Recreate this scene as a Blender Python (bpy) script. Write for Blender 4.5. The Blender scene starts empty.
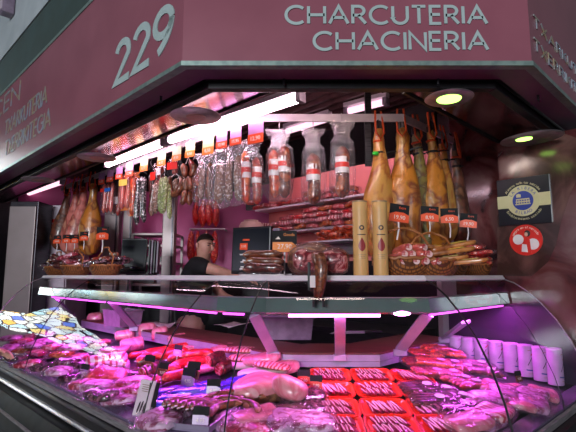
import bpy, bmesh, math, random
from mathutils import Vector, Matrix, noise, Euler
random.seed(7)
PI = math.pi
sc = bpy.context.scene
col = sc.collection

# ------------------------------------------------------------ camera
CAMZ = 1.5
F = 457.0
PITCH = math.radians(7.36)
SP, CP = math.sin(PITCH), math.cos(PITCH)
cam_d = bpy.data.cameras.new('camera')
cam_d.sensor_fit = 'HORIZONTAL'
cam_d.sensor_width = 36.0
cam_d.lens = F / 576 * 36
cam_d.clip_start = .02
cam = bpy.data.objects.new('camera', cam_d)
cam.location = (0, 0, CAMZ)
cam.rotation_euler = (PI / 2 + PITCH, 0, 0)
col.objects.link(cam)
sc.camera = cam
# ------------------------------------------------------------ world, lights, exposure
sc.view_settings.view_transform = 'Standard'
sc.view_settings.look = 'None'
sc.view_settings.gamma = 1
sc.view_settings.use_curve_mapping = False
sc.view_settings.exposure = 0.0
W = bpy.data.worlds.new('world')
sc.world = W
W.use_nodes = True
W.node_tree.nodes['Background'].inputs[0].default_value = (.80, .85, .95, 1)
W.node_tree.nodes['Background'].inputs[1].default_value = .11


def area(name, loc, target, sx, sy, power, color, spread=PI):
    d = bpy.data.lights.new(name, 'AREA')
    d.shape = 'RECTANGLE'
    d.size = sx
    d.size_y = sy
    d.energy = power
    d.color = color
    d.spread = spread
    o = bpy.data.objects.new(name, d)
    o.location = loc
    o.rotation_euler = (Vector(target) - Vector(loc)).to_track_quat('-Z', 'Y').to_euler()
    col.objects.link(o)
    return o


# area lamps added as hall daylight for the fascia, clear of glass reflections
area('hall_daylight', (6.2, -5.6, 3.2), (.6, 2.0, 2.3), 2.5, 1.4, 60, (.90, .93, 1.0))
area('hall_daylight', (-3.6, -8.0, 3.2), (-1.2, 2.6, 2.6), 3.0, 1.4, 760, (.88, .94, 1.0))

PINK = (1.0, .66, .80)
MAG = (.90, .10, .95)
# strip lamps of the stall: strengths used by the lamp materials below
TUBE_STR = 23
LED_STR = 3.2
LEDF_STR = 14
LED_WATT = 8.2      # per metre of strip


# ------------------------------------------------------------ photo rays
def ray(px, py):
    u = (px - 288) / F
    v = (216 - py) / F
    d = CP - v * SP
    return u / d, (SP + v * CP) / d          # X/Y , h/Y


def P(px, py, h=None, Y=None, L=None, R=None):
    """point of the place seen at a pixel, on a horizontal plane / frontal plane / left line X+Y / right line Y-X"""
    a, s = ray(px, py)
    if h is not None:
        y = h / s
    elif Y is not None:
        y = Y
    elif L is not None:
        y = L / (1 + a)
    else:
        y = R / (1 - a)
    return Vector((a * y, y, CAMZ + s * y))


def outw(X, Y):
    return max(2.0 - Y, (1.79 - (X + Y)) / 1.41421, (1.4 - (Y - X)) / 1.41421)


def deck_h(X, Y):
    return -.46 - .15 * (outw(X, Y) + .35)


def D(px, py, up=0.0):
    """point on the sloping display deck seen at a pixel"""
    a, s = ray(px, py)
    y = .6
    while y < 6:
        if s * y <= deck_h(a * y, y) + up:
            break
        y += .004
    return Vector((a * y, y, CAMZ + s * y))


# ------------------------------------------------------------ materials
def rgb(h):
    h = h.lstrip('#')
    c = [int(h[i:i + 2], 16) / 255 for i in (0, 2, 4)]
    return tuple(x / 12.92 if x < .04045 else ((x + .055) / 1.055) ** 2.4 for x in c) + (1,)


def mat(name, c, rough=.5, metal=0., c2=None, scale=20., mix=(.4, .62), c3=None, bump=0., bscale=None,
        emis=0., coat=0., tex='noise', stretch=(1, 1, 1), alpha=1., sss=0., detail=3, dist=0., trans=0.):
    m = bpy.data.materials.new(name)
    m.use_nodes = True
    nt = m.node_tree
    b = nt.nodes['Principled BSDF']
    c = rgb(c) if isinstance(c, str) else c
    b.inputs['Base Color'].default_value = c
    b.inputs['Roughness'].default_value = rough
    b.inputs['Metallic'].default_value = metal
    b.inputs['Alpha'].default_value = alpha
    b.inputs['Coat Weight'].default_value = coat
    b.inputs['Coat Roughness'].default_value = .12
    if c2 is not None or bump:
        tc = nt.nodes.new('ShaderNodeTexCoord')
        mp = nt.nodes.new('ShaderNodeMapping')
        mp.inputs['Scale'].default_value = stretch
        nt.links.new(tc.outputs['Object'], mp.inputs[0])
    if c2 is not None:
        c2 = rgb(c2) if isinstance(c2, str) else c2
        if tex == 'wave':
            t = nt.nodes.new('ShaderNodeTexWave')
            t.inputs['Scale'].default_value = scale
            t.inputs['Distortion'].default_value = dist
            t.inputs['Detail'].default_value = detail
            t.inputs['Detail Scale'].default_value = 1.6
            out = t.outputs['Fac']
        elif tex == 'voronoi':
            t = nt.nodes.new('ShaderNodeTexVoronoi')
            t.inputs['Scale'].default_value = scale
            out = t.outputs['Distance']
        elif tex == 'brick':
            t = nt.nodes.new('ShaderNodeTexBrick')
            t.inputs['Scale'].default_value = scale
            t.inputs['Color1'].default_value = (1, 1, 1, 1)
            t.inputs['Color2'].default_value = (.75, .75, .75, 1)
            t.inputs['Mortar'].default_value = (0, 0, 0, 1)
            t.inputs['Mortar Size'].default_value = .06
            out = t.outputs['Color']
        else:
            t = nt.nodes.new('ShaderNodeTexNoise')
            t.inputs['Scale'].default_value = scale
            t.inputs['Detail'].default_value = detail
            t.inputs['Distortion'].default_value = dist
            out = t.outputs['Fac']
        nt.links.new(mp.outputs[0], t.inputs['Vector'])
        r = nt.nodes.new('ShaderNodeValToRGB')
        if c3 is not None and tex == 'noise':
            mix = (.41, .51)
        r.color_ramp.elements[0].position = mix[0]
        r.color_ramp.elements[1].position = mix[1]
        r.color_ramp.elements[0].color = c
        r.color_ramp.elements[1].color = c2
        if c3 is not None:
            e = r.color_ramp.elements.new(min(1, mix[1] + .11))
            e.color = rgb(c3)
        nt.links.new(out, r.inputs[0])
        nt.links.new(r.outputs[0], b.inputs['Base Color'])
    if bump:
        n2 = nt.nodes.new('ShaderNodeTexNoise')
        n2.inputs['Scale'].default_value = bscale or scale
        n2.inputs['Detail'].default_value = 4
        nt.links.new(mp.outputs[0], n2.inputs['Vector'])
        bp = nt.nodes.new('ShaderNodeBump')
        bp.inputs['Strength'].default_value = bump
        bp.inputs['Distance'].default_value = .006
        nt.links.new(n2.outputs['Fac'], bp.inputs['Height'])
        nt.links.new(bp.outputs[0], b.inputs['Normal'])
    if emis:
        b.inputs['Emission Color'].default_value = c
        b.inputs['Emission Strength'].default_value = emis
    return m


def clear_mat(name, tint, gloss=.08, rough=.04, film=0., filmc=(1, 1, 1, 1), bump=0., bscale=40):
    """see-through sheet: tinted transparency with a fresnel reflection and a little milky film"""
    m = bpy.data.materials.new(name)
    m.use_nodes = True
    nt = m.node_tree
    nt.nodes.clear()
    out = nt.nodes.new('ShaderNodeOutputMaterial')
    tr = nt.nodes.new('ShaderNodeBsdfTransparent')
    tr.inputs[0].default_value = tint
    gl = nt.nodes.new('ShaderNodeBsdfGlossy')
    gl.inputs['Roughness'].default_value = rough
    fr = nt.nodes.new('ShaderNodeLayerWeight')
    fr.inputs[0].default_value = .25
    ma = nt.nodes.new('ShaderNodeMath')
    ma.operation = 'MULTIPLY_ADD'
    ma.inputs[1].default_value = .38
    ma.inputs[2].default_value = gloss
    ma.use_clamp = True
    nt.links.new(fr.outputs['Fresnel'], ma.inputs[0])
    mx = nt.nodes.new('ShaderNodeMixShader')
    nt.links.new(ma.outputs[0], mx.inputs[0])
    nt.links.new(tr.outputs[0], mx.inputs[1])
    nt.links.new(gl.outputs[0], mx.inputs[2])
    last = mx
    if film:
        df = nt.nodes.new('ShaderNodeBsdfDiffuse')
        df.inputs[0].default_value = filmc
        m2 = nt.nodes.new('ShaderNodeMixShader')
        m2.inputs[0].default_value = film
        nt.links.new(mx.outputs[0], m2.inputs[1])
        nt.links.new(df.outputs[0], m2.inputs[2])
        last = m2
    if bump:
        tc = nt.nodes.new('ShaderNodeTexCoord')
        n2 = nt.nodes.new('ShaderNodeTexNoise')
        n2.inputs['Scale'].default_value = bscale
        nt.links.new(tc.outputs['Object'], n2.inputs['Vector'])
        bp = nt.nodes.new('ShaderNodeBump')
        bp.inputs['Strength'].default_value = bump
        bp.inputs['Distance'].default_value = .01
        nt.links.new(n2.outputs['Fac'], bp.inputs['Height'])
        nt.links.new(bp.outputs[0], gl.inputs['Normal'])
        nt.links.new(bp.outputs[0], fr.inputs['Normal'])
    nt.links.new(last.outputs[0], out.inputs[0])
    return m


MT = {}
MT['fascia'] = mat('fascia_paint', '#935563', .30, c2='#8a4e5c', scale=3, bump=.05, bscale=200)
MT['fascia_trim'] = mat('fascia_trim', '#8fa39c', .4, .5, c2='#7c8f8a', scale=30)
MT['soffit'] = mat('soffit_paint', '#6e3c5c', .35, c2='#623452', scale=6)
MT['letter'] = mat('letter_paint', '#a9b9b8', .5, c2='#a2b3b1', scale=9)
MT['letter_chrome'] = mat('letter_chrome', '#a9b7c6', .3, .4, c2='#b7a98a', scale=12)
MT['green_dark'] = mat('dark_green_paint', '#3a4c4b', .6, c2='#34433f', scale=4)
MT['grey_light'] = mat('light_grey_paint', '#b2b9bd', .6, c2='#a5adb2', scale=3)
MT['black'] = mat('black_metal', '#0b0a0c', .4, .3, c2='#151016', scale=40)
MT['steel'] = mat('brushed_steel', '#c4babf', .34, .7, c2='#9c9198', scale=14, stretch=(1, 1, 30))
MT['panel_steel'] = mat('polished_ceiling_steel', '#a88f92', .16, 1., c2='#8b7478', scale=8, stretch=(1, 1, 1), bump=.08, bscale=5)
MT['steel_dark'] = mat('dark_steel', '#4c484e', .3, .9, c2='#3a373c', scale=10, stretch=(1, 1, 20))
MT['white_metal'] = mat('white_enamel', '#cfc0cb', .35, .1, c2='#c2b2bf', scale=7)
MT['shelf_white'] = mat('pale_shelf', '#dccfd8', .3, c2='#d2c3ce', scale=5)
MT['housing'] = mat('lamp_housing_paint', '#7b938c', .12, .45, c2='#71877f', scale=5, coat=.5)
MT['lilac_metal'] = mat('lilac_aluminium', '#b8a9c4', .35, .3, c2='#a999b7', scale=9)
MT['deck'] = mat('deck_rubber', '#0a0d0d', .5, c2='#182220', scale=55, tex='voronoi', mix=(.25, .5))
MT['wood_board'] = mat('red_brown_board', '#6a342c', .5, c2='#552720', scale=9, stretch=(1, 8, 1))
MT['pinkwall'] = mat('magenta_wall', '#c2538f', .5, c2='#b04a82', scale=2)
MT['salmonwall'] = mat('salmon_wall', '#dc7d78', .5, c2='#cf6f6e', scale=2)
MT['ceil'] = mat('black_ceiling', '#0a0709', .7, c2='#120c0f', scale=20)
MT['slat'] = mat('dark_brown_slat', '#4a2a2c', .6, c2='#3c2022', scale=20)
MT['floor'] = mat('dark_floor_tile', '#3a3436', .5, c2='#554c4e', scale=3, tex='brick', mix=(.2, .6))
MT['hamprint'] = mat('ham_print', '#2c1417', .12, c2='#5a2c2c', scale=3.2, mix=(.35, .7), c3='#6d4a48', coat=.6, detail=8, dist=1.2)
MT['hamprint2'] = mat('ham_print_flesh', '#3c2622', .16, c2='#543632', scale=4, mix=(.35, .7), c3='#6c4c44', coat=.5, detail=8, dist=.8)
MT['ham'] = mat('cured_ham_skin', '#c07428', .32, c2='#7c3820', scale=7, mix=(.42, .72), c3='#c9904a', bump=.6, bscale=30, coat=.35, dist=.8)
MT['ham_light'] = mat('pale_ham_skin', '#c58a44', .3, c2='#a4552c', scale=6, mix=(.48, .75), c3='#c9873e', bump=.5, bscale=30, coat=.4, dist=1)
MT['ham_green'] = mat('mould_ham_skin', '#7f6a30', .45, c2='#5d3a26', scale=11, mix=(.4, .66), c3='#a39a68', bump=.7, bscale=35, coat=.2, dist=1)
MT['ham_dark'] = mat('dark_ham_skin', '#6e3a2a', .4, c2='#3f221c', scale=10, mix=(.4, .66), c3='#8a5a3e', bump=.7, bscale=35, coat=.3)
MT['ham_pink'] = mat('pink_ham_skin', '#d87a70', .35, c2='#9c463e', scale=8, mix=(.42, .7), c3='#d8937a', bump=.5, bscale=30, coat=.4)
MT['hoof'] = mat('black_hoof', '#1e1618', .35, c2='#33262a', scale=30)
MT['rope'] = mat('orange_rope', '#e2561f', .6, c2='#c8430f', scale=80, tex='wave')
MT['strap'] = mat('black_strap', '#0c0c0e', .5, c2='#17171a', scale=50)
MT['greentag'] = mat('green_seal', '#2fae2f', .4, c2='#3cc43a', scale=20)
MT['orange'] = mat('orange_card', '#f0562a', .45, c2='#e84c20', scale=5)
MT['orange_soft'] = mat('amber_card', '#f08a3c', .45, c2='#ea7f30', scale=5)
MT['card_black'] = mat('black_card', '#131214', .85, c2='#1c1a1e', scale=12)
MT['card_lilac'] = mat('lilac_card_top', '#b890c0', .3, c2='#a77fb2', scale=5)
MT['card_green'] = mat('pale_green_card_top', '#b9c495', .3, c2='#a9b588', scale=5)
MT['ink'] = mat('pale_ink', '#f1dcd2', .5, c2='#e8d0c4', scale=20)
MT['ink_dark'] = mat('dark_ink', '#2a2024', .5, c2='#352a2e', scale=20)
MT['chorizo'] = mat('chorizo_red', '#a5281f', .35, c2='#6f1512', scale=45, mix=(.4, .65), c3='#c65a44', bump=.4, bscale=80, coat=.5)
MT['chorizo_orange'] = mat('orange_paprika_sausage', '#d4481c', .32, c2='#8e2512', scale=35, mix=(.42, .7), c3='#e07040', bump=.4, bscale=80, coat=.6)
MT['sausage_brown'] = mat('brown_sausage', '#7a3a22', .35, c2='#4f2014', scale=35, mix=(.4, .65), c3='#97583a', bump=.4, bscale=70, coat=.5)
MT['sausage_dark'] = mat('dark_red_sausage', '#541a18', .3, c2='#2e0d0e', scale=40, mix=(.4, .65), c3='#7c3a34', bump=.4, bscale=70, coat=.6)
MT['mould'] = mat('mould_dusted_sausage', '#99705f', .6, c2='#5f3328', scale=60, mix=(.45, .65), c3='#cdb4ac', bump=.6, bscale=110)
MT['loin'] = mat('dark_cured_loin', '#7a2a18', .28, c2='#4a150f', scale=22, c3='#a8512c', bump=.4, bscale=50, coat=.7)
MT['bag_neck'] = clear_mat('bag_neck', (.97, .95, .97, 1), .10, .12, .13, (.95, .85, .95, 1), bump=1., bscale=50)
MT['mould_green'] = mat('green_mould_sausage', '#93a05e', .6, c2='#5d5a3a', scale=60, mix=(.45, .65), c3='#c7cba0', bump=.6, bscale=110)
MT['blackwhite'] = mat('black_marbled_sausage', '#18110f', .3, c2='#2a1a1c', scale=70, mix=(.52, .58), c3='#c5b6ba', bump=.4, bscale=90, coat=.6, detail=5)
MT['frank'] = mat('pink_sausage', '#d2665a', .3, c2='#b84a42', scale=14, mix=(.4, .7), coat=.6)
MT['meat'] = mat('marbled_meat', '#9c1f2c', .3, c2='#c33a44', scale=28, mix=(.4, .56), c3='#e6a9a6', bump=.4, bscale=50, coat=.6, dist=2)
MT['meat_deep'] = mat('deep_red_meat', '#5c0f1a', .28, c2='#8a1b28', scale=22, mix=(.4, .62), c3='#c07878', bump=.4, bscale=40, coat=.7, dist=2)
MT['meat_red'] = mat('bright_red_meat', '#d01f1f', .3, c2='#a81220', scale=26, mix=(.4, .65), c3='#ee6a50', bump=.4, bscale=50, coat=.6, dist=1)
MT['bacon'] = mat('streaky_bacon', '#e7b5b2', .32, c2='#b93844', scale=14, tex='wave', dist=5, mix=(.35, .6), stretch=(1, 1, 2.2), bump=.3, bscale=40, coat=.5)
MT['pork'] = mat('pink_pork', '#e3949c', .32, c2='#d4707e', scale=7, mix=(.4, .66), c3='#f0bdbf', bump=.3, bscale=30, coat=.6, dist=1)
MT['fat'] = mat('white_fat', '#ecd5d2', .38, c2='#e0bcbc', scale=12, bump=.3, bscale=40, coat=.5)
MT['rind'] = mat('brown_rind', '#7c4a36', .4, c2='#5a2f26', scale=18, mix=(.4, .65), c3='#a06c4c', bump=.5, bscale=50, coat=.3)
MT['slices'] = mat('cured_slices', '#7a1230', .3, c2='#941f40', scale=45, mix=(.42, .56), coat=.5)
MT['slice_fat'] = mat('slice_fat_edge', '#f3cdd6', .35, c2='#e6a9b8', scale=25)
MT['redtray'] = mat('red_foam_tray', '#f53a18', .35, c2='#e62413', scale=4, coat=.3)
MT['sleeve'] = mat('lilac_vacuum_pack', '#c08ab4', .3, c2='#8c2450', scale=20, c3='#e2bcd8', coat=.4, bump=.6, bscale=45, dist=1)
MT['sleeve_red'] = mat('red_vacuum_pack', '#861426', .3, c2='#bc3448', scale=24, mix=(.45, .62), c3='#eab0be', coat=.5, bump=.6, bscale=45, dist=2)
MT['sleeve_orange'] = mat('orange_vacuum_pack', '#b9501f', .22, c2='#8c2a1a', scale=18, mix=(.45, .62), c3='#e09050', coat=.9, bump=.6, bscale=45, dist=2)
MT['sleeve_blue'] = mat('blue_wrapper', '#2a26c8', .2, c2='#4a3fe0', scale=12, mix=(.4, .7), c3='#8a7be8', coat=.9, bump=.7, bscale=60)
MT['sleeve_dark'] = mat('dark_vacuum_pack', '#2a1218', .2, c2='#54202c', scale=18, mix=(.45, .62), c3='#8d6070', coat=.9, bump=.6, bscale=45, dist=2)
MT['wrap_roll'] = mat('wrapped_roll', '#e3c4dc', .3, c2='#c0365c', scale=9, tex='wave', dist=6, mix=(.55, .8), coat=.7)
MT['wicker'] = mat('wicker', '#5a2e16', .5, c2='#9c5c2c', scale=26, tex='brick', mix=(.1, .6), bump=.6, bscale=120)
MT['wicker_handle'] = mat('wicker_handle', '#b06c3c', .5, c2='#8a4c24', scale=60, tex='wave')
MT['brown_pack'] = mat('brown_kraft_pack', '#a35a28', .35, c2='#7c3c18', scale=9, mix=(.4, .66), c3='#c47a3c', coat=.4)
MT['tube_kraft'] = mat('kraft_tube', '#d7a569', .45, c2='#cf9c60', scale=4)
MT['tube_cap'] = mat('tube_cap', '#ab8a6a', .4, .3, c2='#93745a', scale=20)
MT['drop_red'] = mat('red_ham_print', '#97262c', .4, c2='#7e1b22', scale=20)
MT['tube_white'] = mat('white_printed_tube', '#c0aac8', .4, c2='#b39cbd', scale=8)
MT['print_red'] = mat('print_rose', '#c1526e', .5, c2='#a53a5a', scale=30)
MT['print_blue'] = mat('print_blue', '#3c4b96', .5, c2='#33418a', scale=30)
MT['screen'] = mat('screen_glass', '#0d1118', .08, c2='#10161f', scale=2, coat=1)
MT['plastic_black'] = mat('black_plastic', '#141114', .35, c2='#1d181d', scale=20)
MT['plastic_grey'] = mat('grey_plastic', '#8b7a8c', .4, c2='#7b6a7c', scale=20)
MT['plastic_cream'] = mat('cream_plastic', '#d3aba0', .4, c2='#caa095', scale=10)
MT['label_white'] = mat('white_label', '#e6dcdc', .4, c2='#d9c9cc', scale=10)
MT['label_red'] = mat('red_label', '#d9281e', .4, c2='#cc2015', scale=10)
MT['label_blue'] = mat('blue_label', '#2767c0', .4, c2='#205ab0', scale=10)
MT['label_yellow'] = mat('yellow_label', '#e2c35a', .4, c2='#d9b84c', scale=10)
MT['skin'] = mat('skin', '#cf9a88', .5, c2='#c48c79', scale=20, mix=(.4, .7))
MT['lips'] = mat('lips', '#a8605a', .5, c2='#9c5650', scale=20)
MT['hair'] = mat('dark_hair', '#1d1513', .6, c2='#2b201c', scale=120)
MT['shirt'] = mat('black_polo', '#0d0b0f', .8, c2='#141118', scale=50)
MT['trouser'] = mat('dark_trousers', '#181820', .8, c2='#20202a', scale=50)
MT['olive'] = mat('olive_jacket', '#4a5236', .8, c2='#3f462e', scale=50)
MT['eye'] = mat('eye', '#1a1212', .3, c2='#221818', scale=50)
MT['wood'] = mat('tray_board', '#8a5a3c', .5, c2='#744628', scale=8, stretch=(1, 8, 1))
MT['end_lilac'] = mat('end_panel_lilac', '#3d3346', .25, .2, c2='#362d3e', scale=5)
MT['sill_metal'] = mat('sill_metal', '#b8a4c8', .22, .7, c2='#a994ba', scale=9)
MT['rail_steel'] = mat('rail_steel', '#d2c6cc', .3, .35, c2='#c2b5bc', scale=6)
MT['bumper_steel'] = mat('bumper_steel', '#3c393e', .32, .8, c2='#2c2a2e', scale=10)
MT['fridge_steel'] = mat('fridge_steel', '#8d8080', .40, .55, c2='#857877', scale=3)
MT['glass'] = clear_mat('curved_glass', (.95, .94, .965, 1), .022, .015, 0)
MT['bag'] = clear_mat('clear_bag', (.985, .975, .985, 1), .035, .10, .035, (.95, .85, .95, 1), bump=1., bscale=60)
MT['film'] = clear_mat('cling_film', (.985, .975, .985, 1), .04, .08, .015, (.95, .8, .95, 1), bump=1., bscale=55)
MT['seal'] = mat('black_seal', '#050406', .5, c2='#0b090c', scale=30)
MT['sign_black'] = mat('sign_black', '#15161f', .3, c2='#191a26', scale=10)
MT['sign_cream'] = mat('sign_cream', '#cfc79a', .4, c2='#c7be8e', scale=10)
MT['sign_blue'] = mat('sign_blue', '#2d3f94', .4, c2='#27388a', scale=10)


def lamp_mat(name, c, s):
    m = bpy.data.materials.new(name)
    m.use_nodes = True
    nt = m.node_tree
    nt.nodes.clear()
    e = nt.nodes.new('ShaderNodeEmission')
    e.inputs[0].default_value = tuple(c) + (1,)
    e.inputs[1].default_value = s
    o = nt.nodes.new('ShaderNodeOutputMaterial')
    nt.links.new(e.outputs[0], o.inputs[0])
    return m


MT['tube_lamp'] = lamp_mat('pink_white_tube', PINK, TUBE_STR)
MT['tube_warm'] = lamp_mat('warm_white_tube', (1, .80, .70), 26)
MT['tube_dim'] = lamp_mat('dim_tube', (1, .6, .75), 1.6)
MT['led'] = lamp_mat('magenta_led', MAG, LED_STR)
MT['led_front'] = lamp_mat('pink_led', (1., .24, .86), LEDF_STR)
MT['green_led'] = lamp_mat('green_downlight', (.42, 1, .12), 5)
MT['warm_led'] = lamp_mat('warm_downlight', (1, .8, .55), 5)


def stained_mat():
    m = bpy.data.materials.new('stained_glass')
    m.use_nodes = True
    nt = m.node_tree
    nt.nodes.clear()
    N = nt.nodes.new
    tc = N('ShaderNodeTexCoord')
    v = N('ShaderNodeTexVoronoi'); v.inputs['Scale'].default_value = 3.6
    ve = N('ShaderNodeTexVoronoi'); ve.feature = 'DISTANCE_TO_EDGE'; ve.inputs['Scale'].default_value = 3.6
    for x in (v, ve):
        nt.links.new(tc.outputs['Object'], x.inputs['Vector'])
    sep = N('ShaderNodeSeparateColor')
    nt.links.new(v.outputs['Color'], sep.inputs[0])
    r = N('ShaderNodeValToRGB')
    r.color_ramp.interpolation = 'CONSTANT'
    cols = [(0, (.75, .95, 1)), (.34, (.95, 1, .95)), (.6, (1, .62, .08)), (.68, (.12, .25, .95)), (.75, (.6, .9, 1)), (.92, (1, .8, .3))]
    r.color_ramp.elements[0].color = cols[0][1] + (1,)
    r.color_ramp.elements[1].position = cols[1][0]
    r.color_ramp.elements[1].color = cols[1][1] + (1,)
    for p, c in cols[2:]:
        e = r.color_ramp.elements.new(p)
        e.color = c + (1,)
    nt.links.new(sep.outputs[0], r.inputs[0])
    st = N('ShaderNodeMath'); st.operation = 'GREATER_THAN'; st.inputs[1].default_value = .06
    nt.links.new(ve.outputs['Distance'], st.inputs[0])
    mul = N('ShaderNodeMath'); mul.operation = 'MULTIPLY'; mul.inputs[1].default_value = STAIN_STR
    nt.links.new(st.outputs[0], mul.inputs[0])
    e = N('ShaderNodeEmission')
    nt.links.new(r.outputs[0], e.inputs[0])
    nt.links.new(mul.outputs[0], e.inputs[1])
    o = N('ShaderNodeOutputMaterial')
    nt.links.new(e.outputs[0], o.inputs[0])
    return m


STAIN_STR = 14.0
MT['stained'] = stained_mat()


# ------------------------------------------------------------ mesh building
class MB:
    def __init__(s):
        s.v = []
        s.f = []

    def add(s, vs, fs):
        n = len(s.v)
        s.v += [Vector(x) for x in vs]
        s.f += [tuple(i + n for i in f) for f in fs]
        return s

    def box(s, c, d, rot=None):
        vs = [Vector((x * d[0] / 2, y * d[1] / 2, z * d[2] / 2)) for x in (-1, 1) for y in (-1, 1) for z in (-1, 1)]
        if rot:
            R = Euler(rot).to_matrix()
            vs = [R @ v for v in vs]
        vs = [v + Vector(c) for v in vs]
        return s.add(vs, [(0, 1, 3, 2), (4, 6, 7, 5), (0, 4, 5, 1), (2, 3, 7, 6), (0, 2, 6, 4), (1, 5, 7, 3)])

    def tube(s, path, rad, n=10, cap=True, sq=1., up=None):
        path = [Vector(p) for p in path]
        if not isinstance(rad, (list, tuple)):
            rad = [rad] * len(path)
        rings = []
        t0 = (path[1] - path[0]).normalized()
        a = Vector(up) if up else (Vector((0, 0, 1)) if abs(t0.z) < .9 else Vector((0, 1, 0)))
        nrm = (a - t0 * a.dot(t0)).normalized()
        for i, p in enumerate(path):
            t = (path[min(i + 1, len(path) - 1)] - path[max(i - 1, 0)]).normalized()
            nrm = (nrm - t * nrm.dot(t)).normalized()
            b = t.cross(nrm)
            r = rad[i]
            rings.append([p + (nrm * math.cos(2 * PI * k / n) * r + b * math.sin(2 * PI * k / n) * r * sq) for k in range(n)])
        return s.loft(rings, cap)

    def loft(s, rings, cap=True, closed=True):
        n = len(rings[0])
        vs = [v for r in rings for v in r]
        fs = []
        for i in range(len(rings) - 1):
            for k in range(n if closed else n - 1):
                a = i * n + k
                b = i * n + (k + 1) % n
                fs.append((a, b, b + n, a + n))
        if cap:
            fs.append(tuple(range(n - 1, -1, -1)))
            fs.append(tuple((len(rings) - 1) * n + k for k in range(n)))
        return s.add(vs, fs)

    def lathe(s, prof, n=20, c=(0, 0, 0), sx=1., sy=1.):
        c = Vector(c)
        rings = [[c + Vector((r * math.cos(2 * PI * k / n) * sx, r * math.sin(2 * PI * k / n) * sy, z)) for k in range(n)] for r, z in prof]
        return s.loft(rings, True)

    def disc(s, c, r, th, n=28, axis='z', arc=None):
        c = Vector(c)
        vs = []
        for z in (-th / 2, th / 2):
            for k in range(n):
                a = 2 * PI * k / n
                p = Vector((r * math.cos(a), r * math.sin(a), z))
                if axis == 'y':
                    p = Vector((p.x, p.z, p.y))
                if axis == 'x':
                    p = Vector((p.z, p.x, p.y))
                vs.append(c + p)
        fs = [tuple(range(n)), tuple(range(2 * n - 1, n - 1, -1))] + [(k, (k + 1) % n, n + (k + 1) % n, n + k) for k in range(n)]
        return s.add(vs, fs)

    def blob(s, c, d, e=1., n=16, m=9, rot=None):
        """superellipsoid: e<1 boxier"""
        rings = []
        R = Euler(rot).to_matrix() if rot else Matrix.Identity(3)
        sg = lambda x: (abs(x) ** e) * (1 if x >= 0 else -1)
        for j in range(m + 1):
            ph = -PI / 2 + PI * (j + .001) / (m + .002)
            rings.append([Vector(c) + R @ Vector((sg(math.cos(ph)) * sg(math.cos(2 * PI * k / n)) * d[0] / 2,
                          sg(math.cos(ph)) * sg(math.sin(2 * PI * k / n)) * d[1] / 2, sg(math.sin(ph)) * d[2] / 2)) for k in range(n)])
        return s.loft(rings, True)

    def prism(s, pts, y0, y1):
        """polygon in x,z extruded along y"""
        n = len(pts)
        vs = [(x, y0, z) for x, z in pts] + [(x, y1, z) for x, z in pts]
        return s.add(vs, [tuple(range(n)), tuple(range(2 * n - 1, n - 1, -1))] + [(k, k + n, (k + 1) % n + n, (k + 1) % n) for k in range(n)])

    def slab(s, pts, z0, z1):
        """polygon in x,y between two heights"""
        n = len(pts)
        vs = [(x, y, z0) for x, y in pts] + [(x, y, z1) for x, y in pts]
        return s.add(vs, [tuple(range(n)), tuple(range(2 * n - 1, n - 1, -1))] + [(k, k + n, (k + 1) % n + n, (k + 1) % n) for k in range(n)])

    def rough(s, amp, sc_=12., seed=0):
        for v in s.v:
            p = v * sc_ + Vector((seed * 3.1, seed, seed * 1.7))
            v += noise.noise_vector(p) * amp
        return s

    def move(s, off):
        for v in s.v:
            v += Vector(off)
        return s

    def build(s, name, m, parent=None, smooth=True, bevel=0., sub=0):
        me = bpy.data.meshes.new(name)
        me.from_pydata([tuple(v) for v in s.v], [], s.f)
        bm = bmesh.new()
        bm.from_mesh(me)
        bmesh.ops.recalc_face_normals(bm, faces=bm.faces)
        if bevel:
            es = [e for e in bm.edges if len(e.link_faces) == 2 and e.calc_face_angle(0) > .6]
            bmesh.ops.bevel(bm, geom=es, offset=bevel, segments=2, affect='EDGES', profile=.6, clamp_overlap=True)
        bm.to_mesh(me)
        bm.free()
        me.materials.append(MT[m] if isinstance(m, str) else m)
        if smooth:
            try:
                me.shade_smooth()
                me.set_sharp_from_angle(angle=math.radians(42))
            except Exception:
                pass
        o = bpy.data.objects.new(name, me)
        if sub:
            md = o.modifiers.new('s', 'SUBSURF')
            md.levels = sub
            md.render_levels = sub
        col.objects.link(o)
        o.parent = parent
        return o


def tag(o, label, cat, group=None):
    o['label'] = label
    o['category'] = cat
    if group:
        o['group'] = group
    return o


def thing(name, label, cat, loc=(0, 0, 0), rz=0., group=None, rot=None):
    o = bpy.data.objects.new(name, None)
    o.empty_display_size = .05
    o.location = loc
    o.rotation_euler = rot or (0, 0, rz)
    col.objects.link(o)
    return tag(o, label, cat, group)


def struct(o):
    o['kind'] = 'structure'
    return o


def dup(root, loc, label, rot=None, scale=None, group=None):
    r = root.copy()
    col.objects.link(r)
    r.location = loc
    if rot is not None:
        r.rotation_euler = rot
    if scale is not None:
        r.scale = scale if hasattr(scale, '__len__') else (scale,) * 3
    r['label'] = label
    if group:
        r['group'] = group
    for ch in root.children:
        c = ch.copy()
        col.objects.link(c)
        c.parent = r
        for g in ch.children:
            d = g.copy()
            col.objects.link(d)
            d.parent = c
    return r


class Maker:
    """first call builds the thing, later calls copy it"""
    def __init__(s, fn):
        s.fn = fn
        s.first = None

    def __call__(s, loc, label, rot=(0, 0, 0), scale=1., group=None):
        if s.first is None:
            s.first = s.fn()
            o = s.first
            o.location = loc
            o.rotation_euler = rot
            o.scale = scale if hasattr(scale, '__len__') else (scale,) * 3
            o['label'] = label
            if group:
                o['group'] = group
            return o
        return dup(s.first, loc, label, rot, scale, group)


_txt = {}


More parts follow.
